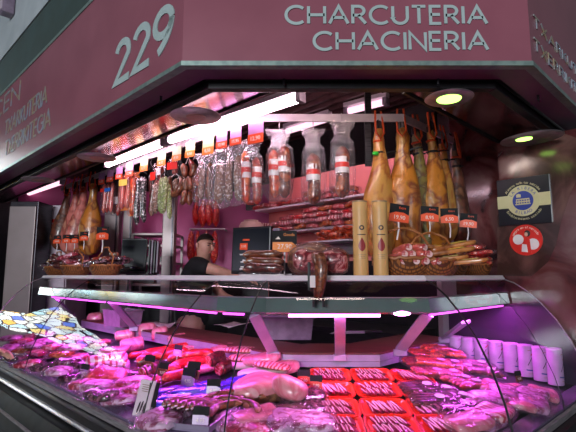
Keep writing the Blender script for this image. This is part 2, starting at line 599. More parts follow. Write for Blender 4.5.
def text_mesh(s, size, ext=.0006, align='CENTER'):
    k = (s, size, ext, align)
    if k in _txt:
        return _txt[k]
    c = bpy.data.curves.new('lettering', 'FONT')
    c.body = s
    c.size = size
    c.extrude = ext
    c.align_x = align
    c.align_y = 'CENTER'
    c.resolution_u = 3
    o = bpy.data.objects.new('lettering_source', c)
    col.objects.link(o)
    dg = bpy.context.evaluated_depsgraph_get()
    me = bpy.data.meshes.new_from_object(o.evaluated_get(dg))
    me.transform(Matrix.Rotation(PI / 2, 4, 'X'))
    bpy.data.objects.remove(o)
    _txt[k] = me
    return me


def text(s, size, m, parent, loc=(0, 0, 0), rot=(0, 0, 0), name='lettering', ext=.0006, align='CENTER', sx=1.):
    me = text_mesh(s, size, ext, align).copy()
    me.name = name
    me.materials.clear()
    me.materials.append(MT[m])
    o = bpy.data.objects.new(name, me)
    o.location = loc
    o.rotation_euler = rot
    o.scale = (sx, 1, 1)
    o.parent = parent
    col.objects.link(o)
    return o


# monoline capitals for the fascia, in a unit-height box: (width, [polylines])
def arc(cx, cy, rx, ry, a0, a1, n=14):
    return [(cx + rx * math.cos(math.radians(a0 + (a1 - a0) * i / n)), cy + ry * math.sin(math.radians(a0 + (a1 - a0) * i / n))) for i in range(n + 1)]


GL = {
    'C': (.86, [arc(.5, .5, .5, .5, 48, 312, 20)]),
    'H': (.78, [[(0, 0), (0, 1)], [(.78, 0), (.78, 1)], [(0, .5), (.78, .5)]]),
    'A': (.9, [[(0, 0), (.45, 1), (.9, 0)], [(.17, .34), (.73, .34)]]),
    'R': (.62, [[(0, 0), (0, 1), (.25, 1)] + arc(.27, .74, .28, .26, 90, -90, 10) + [(0, .48)], [(.27, .48), (.62, 0)]]),
    'U': (.7, [[(0, 1), (0, .35)] + arc(.35, .35, .35, .35, 180, 360, 12) + [(.7, 1)]]),
    'T': (.66, [[(0, 1), (.66, 1)], [(.33, 1), (.33, 0)]]),
    'E': (.5, [[(.5, 1), (0, 1), (0, 0), (.5, 0)], [(0, .52), (.46, .52)]]),
    'I': (.0, [[(0, 0), (0, 1)]]),
    'N': (.74, [[(0, 0), (0, 1), (.74, 0), (.74, 1)]]),
    'X': (.7, [[(0, 0), (.7, 1)], [(0, 1), (.7, 0)]]),
    'K': (.6, [[(0, 0), (0, 1)], [(.58, 1), (0, .45)], [(.14, .57), (.62, 0)]]),
    'G': (.9, [arc(.5, .5, .5, .5, 48, 350, 20) + [(.98, .5), (.6, .5)]]),
    '2': (.56, [arc(.28, .72, .27, .27, 165, -25, 12) + [(0, 0), (.6, 0)]]),
    '9': (.58, [arc(.3, .69, .29, .29, 0, 360, 20), arc(-.28, .74, .87, .8, 356, 300, 8)]),
}


def stroke_text(s, h, w, gap, th=.003, width=None):
    """monoline lettering standing in x,z; returns an MB and its width"""
    tot = sum(GL[c][0] for c in s) * h + gap * (len(s) - 1)
    k = 1.
    if width:
        k = width / tot
    b = MB()
    x = 0
    for c in s:
        gw, pls = GL[c]
        for pl in pls:
            pts = [Vector(((x + p[0] * h) * k, p[1] * (h - w) + w / 2)) for p in pl]
            L, R_ = [], []
            for i, p in enumerate(pts):
                d1 = (pts[i] - pts[i - 1]).normalized() if i else (pts[1] - pts[0]).normalized()
                d2 = (pts[i + 1] - pts[i]).normalized() if i < len(pts) - 1 else d1
                n1 = Vector((-d1.y, d1.x))
                n2 = Vector((-d2.y, d2.x))
                mm = (n1 + n2)
                mm = mm.normalized() if mm.length > .2 else n1
                q = w / 2 / max(.5, mm.dot(n1))
                L.append(p + mm * q)
                R_.append(p - mm * q)
            poly = L + R_[::-1]
            n = len(L)
            vs = [(p.x, -th, p.y) for p in L] + [(p.x, -th, p.y) for p in R_] + [(p.x, 0, p.y) for p in L] + [(p.x, 0, p.y) for p in R_]
            fs = []
            for i in range(n - 1):
                fs += [(i, i + 1, n + i + 1, n + i), (2 * n + i, 3 * n + i, 3 * n + i + 1, 2 * n + i + 1),
                       (i, 2 * n + i, 2 * n + i + 1, i + 1), (n + i, n + i + 1, 3 * n + i + 1, 3 * n + i)]
            fs += [(0, n, 3 * n, 2 * n), (n - 1, 3 * n - 1, 4 * n - 1, 2 * n - 1)]
            b.add(vs, fs)
        x += gw * h + gap
    return b, tot * k


RL = -PI / 4     # heading of the left side of the stall
RR = PI / 4      # heading of the right side
Z = lambda h: CAMZ + h

# ============================================================ SETTING
def wall(name, a, b, z0, z1, th, m):
    a = Vector(a); b = Vector(b)
    d = (b - a).normalized()
    n = Vector((-d.y, d.x)) * th
    pts = [a, b, b + n, a + n]
    o = MB().slab([(p.x, p.y) for p in pts], z0, z1).build(name, m, smooth=False)
    return struct(o)


struct(MB().box((0, 2, -.05), (16, 18, .1)).build('floor', 'floor', smooth=False))
LB = 4.55     # the wall at the back right, X+Y
wall('wall_right', (-.2, LB + .2), (1.58, LB - 1.58), 0, Z(1.15), .08, 'salmonwall')
# ham print panels on the right part of that wall and on the end wall beside the counter
def lpt(R, L):
    return Vector(((L - R) / 2, (L + R) / 2))
wall('wall_back', (-3.2, 5.35), (-.2, 5.35), 0, Z(1.15), .08, 'pinkwall')
struct(MB().box((-1.6, 5.33, Z(-.05) / 2), (3.0, .03, Z(-.05))).build('lower_panel_back', 'plastic_black', smooth=False))  # black panel added to darken the lower part of the back wall
struct(MB().slab([tuple(lpt(2.0, LB - .04)), tuple(lpt(4.9, LB - .04)), tuple(lpt(4.9, LB - .01)), tuple(lpt(2.0, LB - .01))], 0, Z(.12)).build('lower_panel_right', 'plastic_black', smooth=False))  # same black panel over the lower right wall
wall('wall_left', (-3.68, 4.92), (-3.2, 5.40), 0, Z(1.2), .08, 'black')
e0 = lpt(1.41, 3.92); e1 = lpt(.80, 3.92)
end = MB()
end.slab([tuple(lpt(1.41, 3.92)), tuple(lpt(.80, 3.92)), tuple(lpt(.80, 4.02)), tuple(lpt(1.41, 4.02))], 0, Z(.78))
struct(end.build('wall_end', 'hamprint', smooth=False))
hp = thing('ham_mural', 'huge brown ham picture covering the end wall beside the counter', 'mural')
hv = [P(px, py, L=3.918) for px, py in ((497.5, 276), (497.5, 216), (505, 200), (513, 178), (520, 160), (526, 148), (530, 138), (560, 132), (582, 140), (584, 165), (570, 195), (561, 222), (556, 245), (548, 262), (532, 276))]
b_ = MB()
n_ = len(hv)
b_.add(hv + [v + Vector((-.0015, -.0015, 0)) for v in hv], [tuple(range(n_)), tuple(range(2 * n_ - 1, n_ - 1, -1))] + [(k, (k + 1) % n_, n_ + (k + 1) % n_, n_ + k) for k in range(n_)])
b_.build('ham_picture', 'hamprint2', hp, smooth=False)
pr = MB().slab([tuple(lpt(1.30, 4.48)), tuple(lpt(2.2, 4.48)), tuple(lpt(2.2, 4.52)), tuple(lpt(1.30, 4.52))], 0, Z(1.14))
struct(pr.build('wall_print', 'hamprint', smooth=False))
# ceiling: black void with brown slats
struct(MB().slab([(-.1, 1.95), (.5, 1.95), (1.6, 3.05), (1.6, 5.5), (-3.3, 5.5), (-3.6, 5.35)], Z(1.19), Z(1.25)).build('ceiling', 'ceil', smooth=False))
sl = MB()
for i in range(46):
    c = 1.95 + i * .115
    r0 = max(1.5, 3.95 - c)
    r1 = min(8.6, 10.9 - c)
    if r1 - r0 < .2:
        continue
    # slats run along the left direction (-1,1)
    a = Vector((c / 2 - .0, c / 2 + .0))
    p0 = Vector(((c - r0) / 2, (c + r0) / 2)); p1 = Vector(((c - r1) / 2, (c + r1) / 2))
    sl.slab([(p0.x, p0.y), (p1.x, p1.y), (p1.x + .016, p1.y + .016), (p0.x + .016, p0.y + .016)], Z(1.13), Z(1.17))
o = sl.build('trim_1', 'slat', smooth=False); struct(o)
# two grey posts that carry the hanging rails + pale pillar at the ham corner
cp = P(440, 140, L=4.3)
struct(MB().box((cp.x, cp.y, .0 + Z(1.15) / 2), (.10, .10, Z(1.15))).build('trim_2', 'white_metal', smooth=False))


# ---------------- canopy: fascia, soffit, shutter track, polished ceiling strip
FY = 1.70; FL = 1.285; FR = .744; HB = .816; HT = 1.51
LFAR = 8.6       # Y-X of the far left end
RFAR = 4.4       # X+Y of the far right end


def ring(o_f, o_l, o_r):
    """plan corners far-left, left corner, right corner, far-right for a line through the three sides"""
    return [lpt(LFAR, o_l), Vector((o_l - o_f, o_f)), Vector((o_f - o_r, o_f)), lpt(o_r, RFAR)]


def ring_band(outer, inner, z0, z1, name, m, parent=None, which=(0, 1, 2), smooth=False, bevel=0, rise=0.):
    b = MB()
    for i in which:
        b.slab([tuple(outer[i]), tuple(outer[i + 1]), tuple(inner[i + 1]), tuple(inner[i])], z0, z1)
        for k in (-6, -5, -2, -1):
            b.v[k].z += rise
    return b.build(name, m, parent, smooth=smooth, bevel=bevel)


F0 = ring(FY, FL, FR)
F1 = ring(FY + .03, FL + .0424, FR + .0424)
def fascia(which, name, label, org):
    t = thing(name, label, 'sign')
    ring_band(F0, F1, Z(HB) + .015, Z(HT), 'panel', 'fascia', t, (which,))
    ring_band(ring(FY - .006, FL - .0085, FR - .0085), F1, Z(HB) - .004, Z(HB) + .015, 'trim_strip', 'fascia_trim', t, (which,))
    if which != 1:
        ring_band(ring(FY - .006, FL - .0085, FR - .0085), F1, Z(HT), Z(HT) + .022, 'top_strip', 'fascia_trim', t, (which,))
    return t


ff = fascia(1, 'front_fascia_sign', 'maroon front fascia board reading CHARCUTERIA CHACINERIA in pale capitals', 0)
fl = fascia(0, 'side_fascia_sign', 'long maroon left fascia board with the big stall number 229', 0)
fr = fascia(2, 'side_fascia_sign', 'maroon fascia board at the right edge with dim pale lettering', 0)


def letters_front(s, x0, x1, y0, y1, name='lettering'):
    a = P(x0, (y0 + y1) / 2, Y=FY); b = P(x1, (y0 + y1) / 2, Y=FY)
    zt = P(380, y0, Y=FY).z; zb = P(380, y1, Y=FY).z
    h = zt - zb
    mb, w = stroke_text(s, h, h * .145, h * .23, .004, width=b.x - a.x)
    o = mb.build(name, 'letter', ff, smooth=False)
    o.location = (a.x, FY - .001, zb)
    return o


letters_front('CHARCUTERIA', 286, 486, 5.5, 25.5)
letters_front('CHACINERIA', 314, 487, 31.5, 51.5)


def letters_side(s, p0, p1, ht, side, parent, m='letter', wk=.13, gap=.2):
    """lettering between two pixels of its base line"""
    if side == 'L':
        a = P(*p0, L=FL); b = P(*p1, L=FL)
        rot = RL
        out = Vector((-.7071, -.7071, 0)) * .001
    else:
        a = P(*p0, R=FR); b = P(*p1, R=FR)
        rot = RR
        out = Vector((.7071, -.7071, 0)) * .001
    w = ((b - a).xy).length
    mb, _ = stroke_text(s, ht, ht * wk, ht * gap, .004, width=w)
    o = mb.build('lettering', m, parent, smooth=False)
    o.location = a + out
    o.rotation_euler = (0, 0, rot)
    return o


a = P(121, 41, L=FL); b = P(121, 85, L=FL)
n229 = a.z - b.z
letters_side('229', (115.5, 88), (171, 58), n229, 'L', fl, 'letter', .16, .22)
hh = P(20, 121, L=FL).z - P(20, 137, L=FL).z
letters_side('TXARKUTERIA', (5, 136.5), (46, 116.5), hh, 'L', fl, 'letter_chrome', .115, .2)
letters_side('TXERRIKITEGIA', (5, 157), (50, 134), hh, 'L', fl, 'letter_chrome', .115, .2)
letters_side('CEN', (-6, 123), (18.5, 111), hh * 1.25, 'L', fl, 'letter_chrome', .115, .2)
hr = .055
letters_side('TXARKUTERIA', (533.5, 27), (590, 72), hr, 'R', fr, 'letter_chrome', .14, .25)
letters_side('TXERRIKITEGIA', (534, 50), (592, 104), hr, 'R', fr, 'letter_chrome', .14, .25)

# upper structure of the market building above the left fascia
ring_band(ring(FY + .05, FL + .05, FR + .05), ring(FY + .12, FL + .12, FR + .12), Z(HT) + .022, Z(1.93), 'wall_upper', 'green_dark', None)['kind'] = 'structure'
ring_band(ring(FY + .05, FL + .04, FR + .05), ring(FY + .12, FL + .12, FR + .12), Z(1.94), Z(3.6), 'wall_gallery', 'grey_light', None)['kind'] = 'structure'
q = P(14, 8, L=FL + .04)
t = thing('wall_lamp', 'small grey box lamp on the pale gallery wall at the top left', 'lamp', q, RL)
MB().box((0, -.05, 0), (.11, .09, .17)).build('body', 'plastic_grey', t, smooth=False, bevel=.012)
MB().box((0, -.10, 0), (.08, .012, .13)).build('cover', 'white_metal', t, smooth=False, bevel=.01)

# soffit, shutter track and polished strip
so = ring_band(F1, ring(FY + .14, FL + .20, FR + .20), Z(HB) + .003, Z(HB) + .02, 'ceiling_soffit', 'soffit', None); struct(so)
so = ring_band(ring(FY + .14, FL + .20, FR + .20), ring(FY + .15, FL + .30, FR + .30), Z(HB) + .05, Z(HB) + .06, 'trim_3', 'black', None); struct(so)
tr = thing('roller_shutter_track', 'black shutter track running round under the fascia boards', 'track')
TO = ring(FY + .155, FL + .23, FR + .23)
TI = ring(FY + .20, FL + .29, FR + .29)
ring_band(TO, TI, Z(HB) - .030, Z(HB) + .05, 'rail', 'black', tr, bevel=.004)
ring_band(ring(FY + .145, FL + .215, FR + .215), ring(FY + .15, FL + .222, FR + .222), Z(HB) - .0, Z(HB) + .05, 'lip', 'steel_dark', tr)
for i, (px, py) in enumerate(((438, 82), (538, 98), (284, 82), (161, 99))):
    q = P(px, py, h=HB - .01)
    ob = MB().tube([(0, 0, .03), (0, -.0, -.012), (0, -.012, -.02)], [.006, .006, .004], 8).build('bracket', 'steel_dark', tr)
    ob.location = q
# polished strip: inner edges at X+Y=1.81, Y=1.91, Y-X=1.39
PI_ = ring(2.06, 1.97, 1.51)
st = ring_band(TI, PI_, Z(.795), Z(.80), 'ceiling_strip', 'panel_steel', None, (0, 2), rise=.065); struct(st)
st = ring_band(PI_, ring(2.07, 1.99, 1.53), Z(.85), Z(.92), 'trim_4', 'black', None, (0, 2)); struct(st)
# closing panel over the polished strip, up to the slatted ceiling
struct(ring_band(ring(1.94, 2.0, 1.54), ring(1.95, 2.02, 1.56), Z(.90), Z(1.2), 'trim_5', 'ceil', None, (0, 2)))
struct(ring_band(F1, ring(2.0, 1.9, 1.5), Z(1.19), Z(1.22), 'ceiling_canopy', 'black', None))


# round downlights in the polished strip
def downlight():
    t = thing('downlight', '', 'ceiling lamp')
    MB().lathe([(0.0, 0.0), (.10, 0), (.105, .004), (.10, .008), (.0, .008)], 32).build('plate', 'steel', t)
    MB().lathe([(.0, -.004), (.050, -.004), (.054, .001), (0, .001)], 28).build('lens', 'green_led', t)
    return t


mk = Maker(downlight)
mk(P(449, 99, h=.775), 'round green glowing downlight in the polished ceiling strip above the hams')
def downlight3():
    t = thing('downlight', '', 'ceiling lamp')
    MB().lathe([(0.0, 0.0), (.15, 0), (.155, .004), (.15, .008), (.0, .008)], 36).move((.05, 0, 0)).build('plate', 'steel', t)
    MB().lathe([(.0, -.004), (.038, -.004), (.042, .001), (0, .001)], 28).build('lens', 'green_led', t)
    return t


Maker(downlight3)(P(524, 139, h=.72), 'round green glowing downlight on a wide plate above the black Ribera sign', (0, -.06, .3))
def downlight2():
    t = thing('downlight', '', 'ceiling lamp')
    MB().lathe([(0.0, 0.0), (.12, 0), (.125, .004), (.12, .008), (.0, .008)], 32).build('plate', 'steel', t)
    MB().lathe([(.0, -.004), (.045, -.004), (.05, .001), (0, .001)], 28).build('lens', 'plastic_cream', t)
    return t
mk = Maker(downlight2)
mk(P(196, 117, h=.775), 'round unlit ceiling spot in the polished strip, beside the long tube lamp')
mk(P(97, 158, h=.775), 'round unlit ceiling spot above the row of hams at the left')
mk(P(38, 180, h=.775), 'round unlit ceiling spot above the steel fridge')


# ============================================================ LAMPS under the slatted ceiling
def tube_lamp(a, b, label, m='tube_lamp', r=.022, hs=.05):
    a = Vector(a); b = Vector(b)
    d = b - a
    rz = math.atan2(d.y, d.x)
    L = d.length
    t = thing('tube_lamp', label, 'lamp', (a + b) / 2, rz)
    MB().box((0, 0, r + .02), (L, hs, .03)).build('casing', 'white_metal', t, smooth=False, bevel=.004)
    MB().tube([(-L / 2 + .03, 0, 0), (L / 2 - .03, 0, 0)], r, 12).build('tube', m, t)
    for s in (-1, 1):
        MB().box((s * (L / 2 - .015), 0, 0), (.03, .05, .05)).build('end_cap', 'plastic_grey', t, smooth=False, bevel=.004)
    return t


tube_lamp(P(303, 97, h=.87), P(168, 141, h=.87), 'bright pink-white tube lamp above the bagged sausages at the left')
tube_lamp(P(165, 142.5, h=.87), P(106, 165, h=.87), 'bright tube lamp above the small hanging packs, further along the left row')
tube_lamp(P(63, 182, h=.96), P(2, 203, h=.96), 'dimmer pink tube lamp above the steel fridge', m='tube_dim')
tube_lamp(P(388, 101, h=1.08), P(345, 112, h=1.08), 'short dim tube lamp under the slatted ceiling, next to the front rail post', m='tube_dim')
tube_lamp(P(330, 118, h=1.08), P(285, 132, h=1.08), 'dim tube lamp under the slatted ceiling behind the bagged sausages', m='tube_dim')
tube_lamp((-.25, 4.22, Z(1.04)), (.80, 3.17, Z(1.04)), 'added unseen tube lamp over the meat shelves, behind the dark ceiling beam', r=.018)  # added lamp for the shelves, kept out of view by the beam
tube_lamp((-1.7, 4.5, Z(1.05)), (-.7, 4.5, Z(1.05)), 'added unseen tube lamp over the shop assistant, behind the added beam', r=.018)  # added lamp brightening the assistant, kept out of view
tube_lamp((.02, 1.985, Z(.90)), (.50, 1.985, Z(.90)), 'added unseen tube lamp tucked behind the front shutter track, lighting the hams', m='tube_warm', r=.018)  # added lamp out of view, lights the hams from the front
for a_, b_, n_ in (((-.45, 4.25), (.95, 2.85), 'ceiling_beam_right'), ((-1.95, 4.38), (-.5, 4.38), 'lamp_shield_back')):  # the back beam is added only to hide the assistant's lamp
    a_ = Vector(a_); b_ = Vector(b_); d_ = (b_ - a_).normalized(); n2_ = Vector((-d_.y, d_.x)) * .03
    struct(MB().slab([tuple(a_), tuple(b_), tuple(b_ + n2_), tuple(a_ + n2_)], Z(.81), Z(1.19)).build('trim_6' if 'right' in n_ else 'trim_7', 'ceil', smooth=False))

# ============================================================ HANGING RAILS
HRAIL = .88
RFY = 2.49; RLC = 2.30; RRC = 1.84
hr_ = thing('hanging_rail', 'polished steel hanging rail running round above the hams and sausages', 'rail')
c1 = Vector((RLC - RFY, RFY)); c2 = Vector((RFY - RRC, RFY))
l_far = P(62, 180, L=RLC); r_far = lpt(RRC, 4.02)
for a, b, nm in ((Vector((l_far.x, l_far.y)), c1, 'left_bar'), (c1, c2, 'front_bar'), (c2, r_far, 'right_bar')):
    d = (b - a).normalized(); n = Vector((-d.y, d.x)) * .006
    zt = .022
    MB().slab([tuple(a - n), tuple(b - n), tuple(b + n), tuple(a + n)], Z(HRAIL) - zt, Z(HRAIL) + zt).build(nm, 'rail_steel', hr_, smooth=False)
for px, L in ((248, 'f'), (368, 'f'), (139, 'l'), (93, 'l')):
    q = P(px, 110, Y=RFY + .03) if L == 'f' else P(px, 150, L=RLC + .04)
    MB().box((q.x, q.y, (Z(HRAIL) + Z(1.18)) / 2), (.035, .025, 1.18 - HRAIL)).build('post', 'steel_dark', hr_, smooth=False)
MB().box((P(368, 150, Y=RFY + .03).x, RFY + .03, Z(.74)), (.035, .025, .26)).build('post', 'steel_dark', hr_, smooth=False)

# ============================================================ DISPLAY COUNTER
L_END = 5.9      # Y-X of the far left end
R_END = 3.885    # X+Y of the right end


def corners(o):
    A = Vector((-.31 - .62 * o, 0)); A.y = 1.79 - 1.41421 * o - A.x
    B = Vector((-.09 - .33 * o, 2.0 - o))
    C = Vector((.6 + .41421 * o, 2.0 - o))
    return [lpt(L_END, 1.79 - 1.41421 * o), A, B, C, lpt(1.4 - 1.41421 * o, R_END)]


def csweep(prof, name, m, parent, closed=True, segs=(0, 1, 2, 3), smooth=False, trim=None):
    """prof: list of (o,h) swept round the counter"""
    b = MB()
    cs = [corners(o) for o, h in prof]
    for i in segs:
        ra = [(cs[k][i].x, cs[k][i].y, Z(prof[k][1])) for k in range(len(prof))]
        rb = [(cs[k][i + 1].x, cs[k][i + 1].y, Z(prof[k][1])) for k in range(len(prof))]
        b.loft([[Vector(p) for p in ra], [Vector(p) for p in rb]], cap=closed, closed=closed)
    return b.build(name, m, parent, smooth=smooth)


ct = thing('display_counter', 'long refrigerated display counter with curved glass front and magenta strip lights', 'display counter')
# carcass below the deck
csweep([(.36, -.62), (.36, -1.38), (-.40, -1.38), (-.40, -.50), (-.35, -.475)], 'carcass', 'steel_dark', ct)
csweep([(.375, -.572), (-.50, -.4575 + .0075), (-.50, -.47), (.375, -.60)], 'deck', 'deck', ct)
# front bumper rails, seen at the lower left
csweep([(.325, -.545), (.382, -.562), (.382, -.61), (.325, -.60)], 'glass_sill', 'sill_metal', ct)
csweep([(.386, -.572), (.398, -.578), (.398, -.60), (.386, -.60)], 'glass_channel', 'steel', ct)
csweep([(.37, -.598), (.425, -.61), (.43, -.665), (.37, -.665)], 'black_band', 'plastic_black', ct)
csweep([(.42, -.640), (.438, -.644), (.444, -.652), (.438, -.662), (.42, -.662)], 'chrome_rail', 'steel', ct)
csweep([(.40, -.668), (.46, -.69), (.50, -.76), (.50, -.86), (.47, -.92), (.42, -.92)], 'bumper', 'bumper_steel', ct)
csweep([(.485, -.752), (.505, -.756), (.509, -.764), (.49, -.768)], 'chrome_rail', 'steel', ct)
csweep([(.40, -.92), (.44, -.92), (.44, -1.40), (.40, -1.40)], 'front_panel', 'steel_dark', ct)
csweep([(.30, -1.40), (.34, -1.40), (.34, -1.50), (.30, -1.50)], 'plinth', 'plastic_black', ct)
# top shelf
csweep([(-.012, -.002), (.0, -.020), (-.002, -.025), (-.05, -.028), (-.34, -.024), (-.34, -.002)], 'top_shelf', 'shelf_white', ct)
# lamp housing under the shelf
csweep([(.006, -.098), (.02, -.158), (.005, -.166), (-.055, -.166), (-.055, -.15), (-.005, -.145), (-.005, -.098)], 'lamp_housing', 'housing', ct)
csweep([(-.005, -.094), (.017, -.094), (.017, -.098), (-.005, -.098)], 'housing_edge', 'steel', ct)


def strip(seg, f0, f1, m='led', o=-.012, h=-.172, r=.0055):
    c = corners(o)
    a, b = c[seg], c[seg + 1]
    p = a.lerp(b, f0); q = a.lerp(b, f1)
    # the diodes of the strip: a thin area lamp on its underside, shining down and into the case
    mid = (p + q) / 2
    ln = (q - p).length
    d_ = (q - p).normalized()
    inw = Vector((-d_.y, d_.x)) if (Vector((-d_.y, d_.x)).dot(Vector((0, 1))) > 0) else Vector((d_.y, -d_.x))
    ld = bpy.data.lights.new('strip_diodes', 'AREA')
    ld.shape = 'RECTANGLE'
    ld.size = ln
    ld.size_y = .012
    ld.energy = LED_WATT * ln
    ld.color = MAG if m == 'led' else (1., .26, .86)
    lo = bpy.data.objects.new('strip_diodes', ld)
    zdir = Vector((inw.x * .12, inw.y * .12, 1)).normalized()
    xdir = Vector((d_.x, d_.y, 0))
    ydir = zdir.cross(xdir)
    lo.matrix_world = Matrix((xdir, ydir, zdir)).transposed().to_4x4()
    lo.location = (mid.x, mid.y, Z(h) - r - .002)
    lo.parent = ct
    col.objects.link(lo)
    return MB().tube([(p.x, p.y, Z(h)), (q.x, q.y, Z(h))], r, 8).build('light_strip', m, ct)


strip(0, .10, .50); strip(0, .52, .985)
strip(1, .05, .50)
strip(2, .13, .71, 'led_front', r=.008)
strip(3, .04, .97)
# bright lamp at the right end of the front strip
q = P(402, 313.5, Y=1.985)
MB().blob((q.x, q.y, q.z), (.075, .02, .022)).build('lamp_end', 'led_front', ct)
# curved panes
GP = [(0.0, -.026), (.05, -.045), (.11, -.085), (.18, -.15), (.25, -.235), (.31, -.335), (.355, -.44), (.38, -.53), (.385, -.575)]


def pane(i, f0=0., f1=1.):
    b = MB()
    rings = []
    for t in (f0, f1):
        r = []
        for o, h in GP:
            c = corners(o)
            p = c[i].lerp(c[i + 1], t)
            r.append(Vector((p.x, p.y, Z(h))))
        rings.append(r)
    b.loft(rings, cap=False, closed=False)
    return b.build('glass_pane', 'glass', ct)


fL = (5.9 - 4.4) / (5.9 - 2.41)
pane(0, 0, fL); pane(0, fL, 1); pane(1); pane(2); pane(3, 0, .55); pane(3, .55, 1)


def seal(i, f, m='seal', r=.0028):
    pts = []
    for o, h in GP:
        c = corners(o)
        p = c[i].lerp(c[i + 1], f)
        pts.append((p.x, p.y, Z(h)))
    return MB().tube(pts, r, 6).build('seal', m, ct)


seal(0, fL); seal(1, 0); seal(2, 0); seal(3, 0, r=.004); seal(3, .55, 'steel_dark', .0018)
seal(0, 0, 'steel', .004); seal(3, 1, 'steel', .003)
# serving ledge behind the deck
csweep([(-.35, -.385), (-.35, -.40), (-.62, -.395), (-.62, -.378)], 'serving_ledge', 'wood_board', ct)
csweep([(-.345, -.395), (-.345, -.425), (-.36, -.425), (-.36, -.395)], 'ledge_edge', 'lilac_metal', ct)
csweep([(-.345, -.427), (-.345, -.452), (-.37, -.452), (-.37, -.427)], 'ledge_rail', 'lilac_metal', ct)
csweep([(-.62, -.385), (-.62, -1.4), (-.65, -1.4), (-.65, -.385)], 'back_panel', 'plastic_black', ct)


def strut(p0, p1, w=.05, th=.016):
    a = Vector(p0); b = Vector(p1)
    d = (b - a).normalized()
    side = d.cross(Vector((0, 1, 0))).normalized()
    if side.length < .1:
        side = Vector((1, 0, 0))
    f = d.cross(side).normalized()
    mb = MB()
    vs = []
    for p in (a, b):
        for s, t in ((-1, -1), (1, -1), (1, 1), (-1, 1)):
            vs.append(p + side * s * w / 2 + f * t * th / 2)
    mb.add(vs, [(0, 1, 2, 3), (7, 6, 5, 4), (0, 4, 5, 1), (1, 5, 6, 2), (2, 6, 7, 3), (3, 7, 4, 0)])
    o = mb.build('strut', 'lilac_metal', ct, smooth=False, bevel=.003)
    f_ = MB().box(tuple(b + Vector((0, 0, -.012))), (w * 1.25, .03, .03)).build('strut_foot', 'lilac_metal', o, smooth=False, bevel=.003)
    return o


IN = lambda px, py, o=-.34: P(px, py, h=-.405)
strut(P(254, 315, Y=2.04), P(273, 352, Y=2.33))
strut(P(340, 315, Y=2.02), P(340, 355, Y=2.33))
strut(P(428, 314, Y=2.06), P(400, 350, Y=2.34))
strut(P(113, 303, L=1.85), P(134, 327, L=2.24), .05)
strut(P(466, 322, R=1.45), P(444, 338, R=1.86), .05)
strut(P(57, 299, L=1.85), P(72, 314, L=2.24), .05)
# lilac end panel closing the case on the right
ep = MB()
pts = [(-.35, -.45)] + [(-.35, -.17), (0, -.17)] + GP[3:]
a = [Vector((*lpt(1.4 - 1.41421 * o, R_END + .002), Z(h))) for o, h in pts]
b = [p + Vector((.008, .008, 0)) for p in a]
ep.loft([a, b], True)
ep.build('end_panel', 'end_lilac', ct, smooth=False)

# counter scale tops etc behind: back counter for the assistant
bc = thing('back_counter', 'dark back worktop under the wall shelves behind the counter', 'worktop')
MB().slab([tuple(lpt(2.3, 3.72)), tuple(lpt(4.9, 3.72)), tuple(lpt(4.9, 4.42)), tuple(lpt(2.3, 4.42))], Z(-.42), Z(-.38)).build('top', 'steel_dark', bc, smooth=False)
MB().slab([tuple(lpt(2.3, 3.78)), tuple(lpt(4.9, 3.78)), tuple(lpt(4.9, 4.42)), tuple(lpt(2.3, 4.42))], 0, Z(-.42)).build('base', 'plastic_black', bc, smooth=False)

# food containers and tools standing on the serving ledge
def tub(w, d, h, m):
    b = MB()
    r = []
    for (s, z) in ((.9, 0), (1, h), (1.06, h), (1.06, h - .008), (.96, h - .008), (.87, .006)):
        r.append([Vector((x * w / 2 * s, y * d / 2 * s, z)) for x, y in ((-1, -1), (1, -1), (1, 1), (-1, 1))])
    return b.loft(r, True)


def on_ledge(px, py):
    return P(px, py, h=-.377)


t = thing('plastic_tub', 'large translucent lilac plastic tub standing behind the left strut', 'tub', on_ledge(288, 341) + Vector((0, .12, .001)), .0)
tub(.30, .2, .13, 0).build('body', 'plastic_grey', t, smooth=False, bevel=.006)
MB().box((0, 0, .137), (.33, .23, .012)).build('lid', 'lilac_metal', t, smooth=False, bevel=.005)
t = thing('plastic_tub', 'smaller lilac plastic tub behind the far left strut', 'tub', Vector((-1.25, 3.52, Z(-.377))), RL)
tub(.30, .18, .12, 0).build('body', 'plastic_grey', t, smooth=False, bevel=.006)
t = thing('carving_knife', 'black handled carving knife lying on the serving ledge', 'knife', on_ledge(374, 334) + Vector((0, 0, .012)), .05)
MB().tube([(-.06, 0, 0), (-.02, 0, .003), (.03, 0, .002), (.055, 0, 0)], [.008, .011, .010, .009], 10, sq=.7).build('handle', 'plastic_black', t)
MB().prism([(-.06, -.010), (-.06, .010), (-.25, .008), (-.29, -.008)], -.001, .001).build('blade', 'steel', t, smooth=False)
for (px, py, r_, lab) in ((158, 321, .5, 'crumpled white wrapping paper lying on the ledge below the shelf, left of the seam'), (232, 326, -.2, 'crumpled white paper sheet lying on the red ledge beside the strut')):
    q = P(px, py, L=2.5) if px < 200 else P(px, py, h=-.375)
    q.z = Z(-.374)
    t = MB()
    n = 9
    rows = [[Vector(((i - 4) * .032, (j - 4) * .022, .012)) for i in range(n)] for j in range(n)]
    t.loft(rows, cap=False, closed=False).rough(.018, 9, px)
    o = t.build('wrapping_paper', 'label_white'); o.location = q; o.rotation_euler = (.1, .0, r_ + RL)
    md = o.modifiers.new('s', 'SOLIDIFY'); md.thickness = .002
    tag(o, lab, 'paper')

# ============================================================ FURNITURE BEHIND
def cabinet(name, label, loc, w, d, h, m, rz=0, cat='fridge'):
    t = thing(name, label, cat, loc, rz)
    MB().box((0, d / 2, h / 2), (w, d, h)).build('body', m, t, smooth=False, bevel=.006)
    return t


